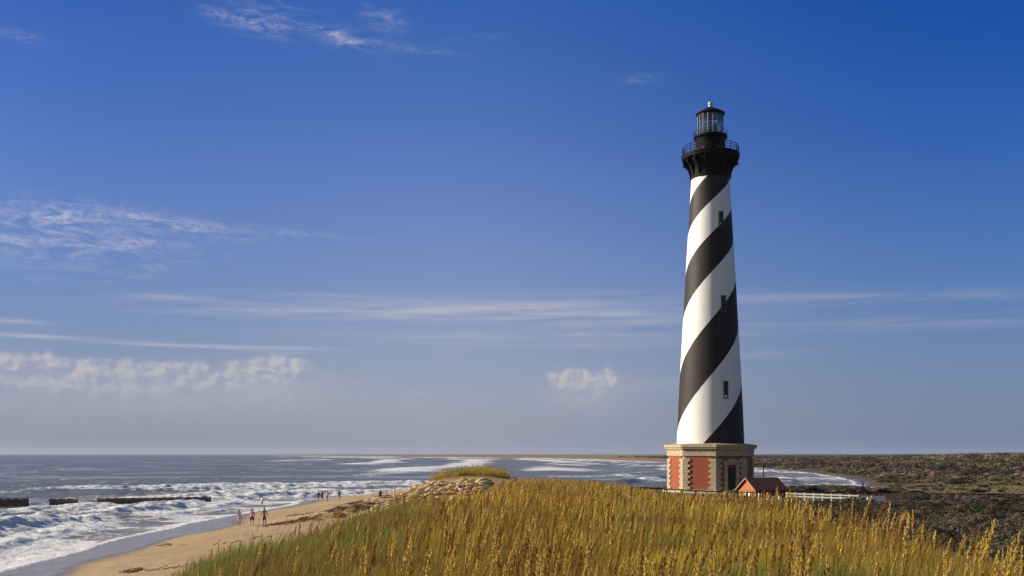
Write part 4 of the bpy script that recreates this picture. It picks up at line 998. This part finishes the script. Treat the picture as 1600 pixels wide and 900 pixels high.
def bake_oats(x, y, z, h, P, wide=1.0, dim=1.0):
    which = rng.integers(len(P), size=len(x)); rot = rng.normal(0, .5, len(x))
    for k in range(len(P)):
        idx = np.nonzero(which == k)[0]
        if not len(idx): continue
        (sv, sf), (hv, hf, ht) = P[k]; m = len(idx)
        for v0, f0, t0 in ((sv, sf, np.tile(STEM_T, (len(sv), 1))), (hv, hf, ht)):
            c, s_ = np.cos(rot[idx])[:, None], np.sin(rot[idx])[:, None]; hh = h[idx][:, None]
            # widen seed heads about their own stalk without changing the lean
            V = np.stack([(v0[None, :, 0] * c - v0[None, :, 1] * s_) * hh * wide + x[idx][:, None], (v0[None, :, 0] * s_ + v0[None, :, 1] * c) * hh * wide + y[idx][:, None], v0[None, :, 2] * hh + z[idx][:, None] - .04], -1)
            f_ = (np.arange(m) * len(v0))[:, None, None] + f0[None]; t_ = t0[None] * rng.uniform(.65, 1.35, (m, 1, 1)) * dim
            push(V.reshape(-1, 3), f_.reshape(-1, 4), t_.reshape(-1, 3))
bake_oats(x[rest], y[rest], z[rest], h[rest], protos, 1.3)
for n, y0, y1, P, wd in ((7000, 36, 66, protos_lo, 1.35), (13000, 66, 131, protos_lo, 1.5)):
    x, y = oat_spots(n, -14, 22, y0, y1); z = terrain(x, y); h = rng.uniform(.85, 1.4, len(x)) * np.interp(y, [36, 131], [1, .85]); h = np.minimum(h, veg_limit(x, y, z) * rng.uniform(.8, 1.25, len(x))); bake_oats(x, y, z, h, P, wd)
# scattered stalks on the open sand in front of the sandbags
x, y = scatter(700, -24, -5, 40, 104); k = (rng.random(700) < .25 + .75 * ss(.45, .6, fbm(x / 4, y / 6, 451, 3))) & (x > -.27 * y); x, y = x[k], y[k]; bake_oats(x, y, terrain(x, y), rng.uniform(.7, 1.3, len(x)), protos_lo, 1.4, .8)
flush('sea_oats', M_oat, 'mass of smaller golden sea oats beyond the nearest stalks', 'sea oats')
# wrack and dead stems in bands on the beach
def wrack(lines):
    for (xa, ya), (xb, yb), wd, n in lines:
        t = rng.random(n); x = xa + (xb - xa) * t + rng.normal(0, wd * .6, n); y = ya + (yb - ya) * t + rng.normal(0, wd * 1.7, n) + (fbm(t * 9, t * 0, 461, 3) - .5) * wd * 4
        k = rng.random(n) < .06 + ss(.50, .66, fbm(x / 1.3 + y / 5, y / 2.2, 463, 3)); x, y = x[k], y[k]; n = len(x)
        z = terrain(x, y) + .01; L = rng.uniform(.2, .7, n); a = rng.normal(math.atan2(yb - ya, xb - xa), .7, n); w_ = rng.uniform(.015, .05, n); up = rng.uniform(.0, .16, n)
        c, s_ = np.cos(a), np.sin(a); V = np.zeros((n, 4, 3))
        for q, (u, v) in enumerate(((-.5, -.5), (.5, -.5), (.5, .5), (-.5, .5))):
            V[:, q] = np.stack([x + c * L * u - s_ * w_ * v, y + s_ * L * u + c * w_ * v, z + up * (u + .5) + (v + .5) * .04], 1)
        push(V.reshape(-1, 3), (np.arange(n) * 4)[:, None] + np.array([[0, 1, 2, 3]]), np.repeat(np.array((.20, .105, .045)) * rng.uniform(.4, 1.6, (n, 1)), 4, 0))
def bp(px, py): p = foot(px, py, 25, 400); return (p.x, p.y)
wrack([(bp(415, 822), bp(520, 800), .45, 1500), (bp(440, 818), bp(560, 803), .7, 1300), (bp(520, 803), bp(600, 785), 1.3, 2200), (bp(450, 806), bp(520, 800), .4, 500), (bp(200, 893), bp(330, 884), .35, 900), (bp(240, 853), bp(300, 851), .35, 160), (bp(350, 850), bp(430, 838), .5, 300), (bp(545, 790), bp(640, 781), .6, 1500)])
flush('beach_wrack', M_leaf, 'brown dead reeds and wrack lying in bands on the sand', 'wrack')
# rough olive grass on the flats round the tower and on the meadow
x, y = scatter(150000, 4, 130, 112, 262); k = in_view(x, y) & (sdf(x, y) < -14) & (rng.random(len(x)) < np.clip(meadow_mask(x, y) * (.25 + .65 * ss(.38, .58, fbm(x / 7, y / 16, 97, 3))) + .35 * (1 - ss(30, 40, x)), 0, 1)) & (np.hypot(x - LX, y - LY) > 7.6); x, y = x[k], y[k]
q = (x - shed.location.x) * tl.x + (y - shed.location.y) * tl.y; q2 = (x - shed.location.x) * tg.x + (y - shed.location.y) * tg.y; k = ~((q > -.3) & (q < LW + .3) & (q2 > -.3) & (q2 < GW + .3)); x, y = x[k], y[k]
md = meadow_mask(x, y)[:, None]; tn = (np.array((.12, .085, .03)) * (1 - md) + np.array((.20, .155, .058)) * md) * rng.uniform(.6, 1.4, (len(x), 1))
push(*blades(x, y, terrain(x, y) - .03, rng.uniform(.15, .42, len(x)), rng.uniform(.05, .11, len(x)), rng.uniform(.1, .5, len(x)), tn)); flush('meadow_grass', M_grass, 'olive and straw coloured grass on the flats around the tower')
# scrub
def clump(seed, n, leaf, turn=.38, tv=.25):
    """leafy dome about one metre across, uneven, open at the edge"""
    r = np.random.default_rng(seed); k = 5; cs = np.stack([r.normal(0, .22, k), r.normal(0, .22, k), r.uniform(.2, .55, k)], 1); cr = r.uniform(.22, .42, k)
    i = r.integers(k, size=n); d = r.normal(0, 1, (n, 3)); d /= np.linalg.norm(d, axis=1, keepdims=True); d[:, 2] = np.abs(d[:, 2]) * .9 - .15
    p = cs[i] + d * (cr[i] * r.uniform(.55, 1.08, n) ** .6)[:, None]; p[:, 2] = np.maximum(p[:, 2], .02)
    nr = d + r.normal(0, turn, (n, 3)); nr /= np.linalg.norm(nr, axis=1, keepdims=True); u = np.cross(nr, r.normal(0, 1, (n, 3))); u /= np.linalg.norm(u, axis=1, keepdims=True) + 1e-9; v = np.cross(nr, u)
    s1 = leaf * r.uniform(.6, 1.4, (n, 1)); s2 = s1 * r.uniform(.35, .7, (n, 1))
    V = np.stack([p - u * s1, p + v * s2, p + u * s1, p - v * s2], 1).reshape(-1, 3); F = (np.arange(n) * 4)[:, None] + np.array([[0, 1, 2, 3]])
    return V, F, np.repeat(r.uniform(1 - tv, 1 + tv, n), 4)
SCOL = np.array([(.185, .135, .088), (.165, .112, .086), (.155, .135, .070), (.115, .112, .058), (.215, .160, .090), (.200, .120, .082)])
def plant(x, y, size, hgt, C, pick, bright=1.0):
    w_ = rng.integers(len(C), size=len(x)); rot = rng.uniform(0, 6.28, len(x)); z = terrain(x, y)
    for k in range(len(C)):
        idx = np.nonzero(w_ == k)[0]
        if not len(idx): continue
        V0, F0, T0 = C[k]; m = len(idx); c, s_ = np.cos(rot[idx])[:, None], np.sin(rot[idx])[:, None]; sz = size[idx][:, None]; hh = hgt[idx][:, None]
        V = np.stack([(V0[None, :, 0] * c - V0[None, :, 1] * s_) * sz + x[idx][:, None], (V0[None, :, 0] * s_ + V0[None, :, 1] * c) * sz + y[idx][:, None], V0[None, :, 2] * hh + z[idx][:, None] - .05], -1)
        t_ = SCOL[pick[idx]][:, None, :] * rng.uniform(.85, 1.15, (m, 1, 1)) * (.40 + .80 * ss(.34, .64, fbm(x[idx] / 11, y[idx] / 16, 775, 3)))[:, None, None] * T0[None, :, None] * bright
        push(V.reshape(-1, 3), ((np.arange(m) * len(V0))[:, None, None] + F0[None]).reshape(-1, 4), t_.reshape(-1, 3))
near_c = [clump(700 + k, 320, .060, .30, .18) for k in range(6)]; mid_c = [clump(720 + k, 190, .10, .16, .10) for k in range(6)]; far_c = [clump(740 + k, 90, .16, .14, .08) for k in range(6)]
def pick_col(x, y, a=22): return np.clip((fbm(x / a, y / a, 761, 3) * 9 - 1.6 + rng.normal(0, .9, len(x))), 0, 5).astype(int)
def bare(x, y):
    b = (meadow_mask(x, y) > .3) & ((rng.random(len(x)) > .10) | (x < 45))
    b |= (np.hypot(x - 33, y - 148) < 15)
    return b
x, y = scatter(6000, 11, 62, 26, 118); k = in_view(x, y, 1.15) & ~bare(x, y) & (ridge(x, y) < .45) & (rng.random(len(x)) < .35 + .65 * ss(.38, .55, fbm(x / 9, y / 9, 771, 3))); x, y = x[k], y[k]
lim = np.maximum(.12, (EYE - 70 * y / FPX - terrain(x, y)) / .95); cap_h = np.interp(y, [26, 70, 95, 118], [1.3, 1.25, .9, .6]); plant(x, y, rng.uniform(1.1, 2.0, len(x)) * (.7 + .9 * ss(.4, .62, fbm(x / 6, y / 8, 773, 3))), np.minimum(cap_h * rng.uniform(.55, 1.25, len(x)), lim), near_c, pick_col(x, y), .66)
x, y = scatter(5200, 40, 150, 118, 300); k = in_view(x, y, 1.15) & ~bare(x, y) & (sdf(x, y) < -16) & (x > 32 + (y < 135) * 4); x, y = x[k], y[k]
lim = np.where(y < 150, np.maximum(.15, EYE - 60 * y / FPX - terrain(x, y)), np.where(x / y < .37, np.maximum(.2, EYE - 47 * y / FPX - terrain(x, y)), 9)); plant(x, y, rng.uniform(1.4, 3.0, len(x)), np.minimum(rng.uniform(.5, 1.3, len(x)), lim), mid_c, pick_col(x, y))
flush('scrub_thicket', M_leaf, 'low brown and olive scrub filling the hollow right of the dune', 'scrub')
x, y = scatter(9000, 95, 700, 190, 720); k = in_view(x, y, 1.15) & ~bare(x, y) & (sdf(x, y) < np.where(y > 260, -9, -26)); x, y = x[k], y[k]
plant(x, y, rng.uniform(3, 7, len(x)), rng.uniform(1.4, 3.4, len(x)) * np.interp(y, [190, 300, 700], [.55, .9, 1.2]) * np.interp(x / y, [.2, .35, .5], [.5, .75, 1.1]), mid_c, pick_col(x, y, 50))
x, y = scatter(12000, 140, 1500, 700, 2600); k = in_view(x, y, 1.15) & (sdf(x, y) < -45) & (x / y > .15 + rng.normal(0, .02, len(x))); x, y = x[k], y[k]
plant(x, y, rng.uniform(6, 15, len(x)), rng.uniform(2.0, 4.6, len(x)) * (.7 + .6 * fbm(x / 120, y / 120, 781, 3)) * np.interp(x / y, [.2, .35, .5], [.35, .65, 1.1]), far_c, pick_col(x, y, 120))
flush('far_woods', M_leaf, 'distant dark belt of coastal scrub and low woods on the horizon', 'woods')
# a few bushes that stand out
def bush(px, py, size, hgt, col, label, seed, d=None):
    p = foot(px, py, 40, 420) if d is None else at(px, py, d); p.z = ground(p.x, p.y)
    V, F, T = clump(seed, 520, .055); r = np.random.default_rng(seed); t = np.array(col)[None] * T[:, None]
    e = empty('bush', p, 0, label, 'bush', 'bushes that stand out of the scrub')
    np_obj('crown', V * np.array([size, size, hgt]), F, M_leaf, dict(tint=t), parent=e)
    bm = bmesh.new()
    for k in range(5): a = r.uniform(0, 6.28); add_tube(bm, [(0, 0, -.1), (math.cos(a) * .18 * size, math.sin(a) * .18 * size, .35 * hgt), (math.cos(a) * .3 * size, math.sin(a) * .3 * size, .62 * hgt)], [.04, .03, .015], 5)
    obj('stems', bm, M_oldwood, e)
bush(1535, 806, 3.2, 1.5, (.045, .075, .022), 'round fresh green bush in the brown scrub at the right', 801)
bush(1548, 815, 2.2, 1.0, (.020, .024, .014), 'very dark bush just below the fresh green one', 802)
bush(1455, 838, 2.6, 1.1, (.020, .026, .014), 'dark hollow looking bush near the right end of the sea oats', 803)
bush(1338, 768, 3.4, 2.0, (.050, .026, .024), 'dark purplish bush behind the right end of the white fence', 804, 135)
bush(1318, 768, 4.4, 1.7, (.085, .060, .030), 'brown bush left of the dark purplish one behind the white fence', 805, 140)
bush(1500, 752, 6.0, 2.2, (.022, .024, .016), 'wide dark bush at the far edge of the yellow meadow', 806, 215)
bush(1180, 792, 2.0, .8, (.040, .050, .022), 'low green bush in front of the brick outbuilding', 807)

# rounded bushes that all look alike, standing a little above the scrub
V0, F0, T0 = clump(900, 420, .06); bm_me = np_mesh('crown', V0, F0, M_leaf, dict(tint=np.array((.135, .100, .062))[None] * T0[:, None]))
stb = bmesh.new()
for a in (0.3, 1.6, 2.9, 4.1, 5.4): add_tube(stb, [(0, 0, -.1), (math.cos(a) * .15, math.sin(a) * .15, .3), (math.cos(a) * .28, math.sin(a) * .28, .6)], [.02, .015, .008], 5)
st_me = bpy.data.meshes.new('stems'); stb.to_mesh(st_me); stb.free(); st_me.materials.append(M_oldwood)
rb = random.Random(5); n_b = 0
while n_b < 26:
    y_ = rb.uniform(48, 112); x_ = rb.uniform(.29, .52) * y_
    if x_ < 17: continue
    z_ = ground(x_, y_); hg = min(rb.uniform(1.1, 1.9), (EYE - 74 * y_ / FPX - z_) / .9)
    if hg < .5: continue
    e = empty('bush', (x_, y_, z_), rb.uniform(0, 6.28), 'rounded grey brown bush rising a little above the low scrub', 'bush', 'rounded bushes in the scrub'); w_ = hg * rb.uniform(1.3, 2.0); e.scale = (w_, w_, hg)
    link(bpy.data.objects.new('crown', bm_me), e); link(bpy.data.objects.new('stems', st_me), e); n_b += 1
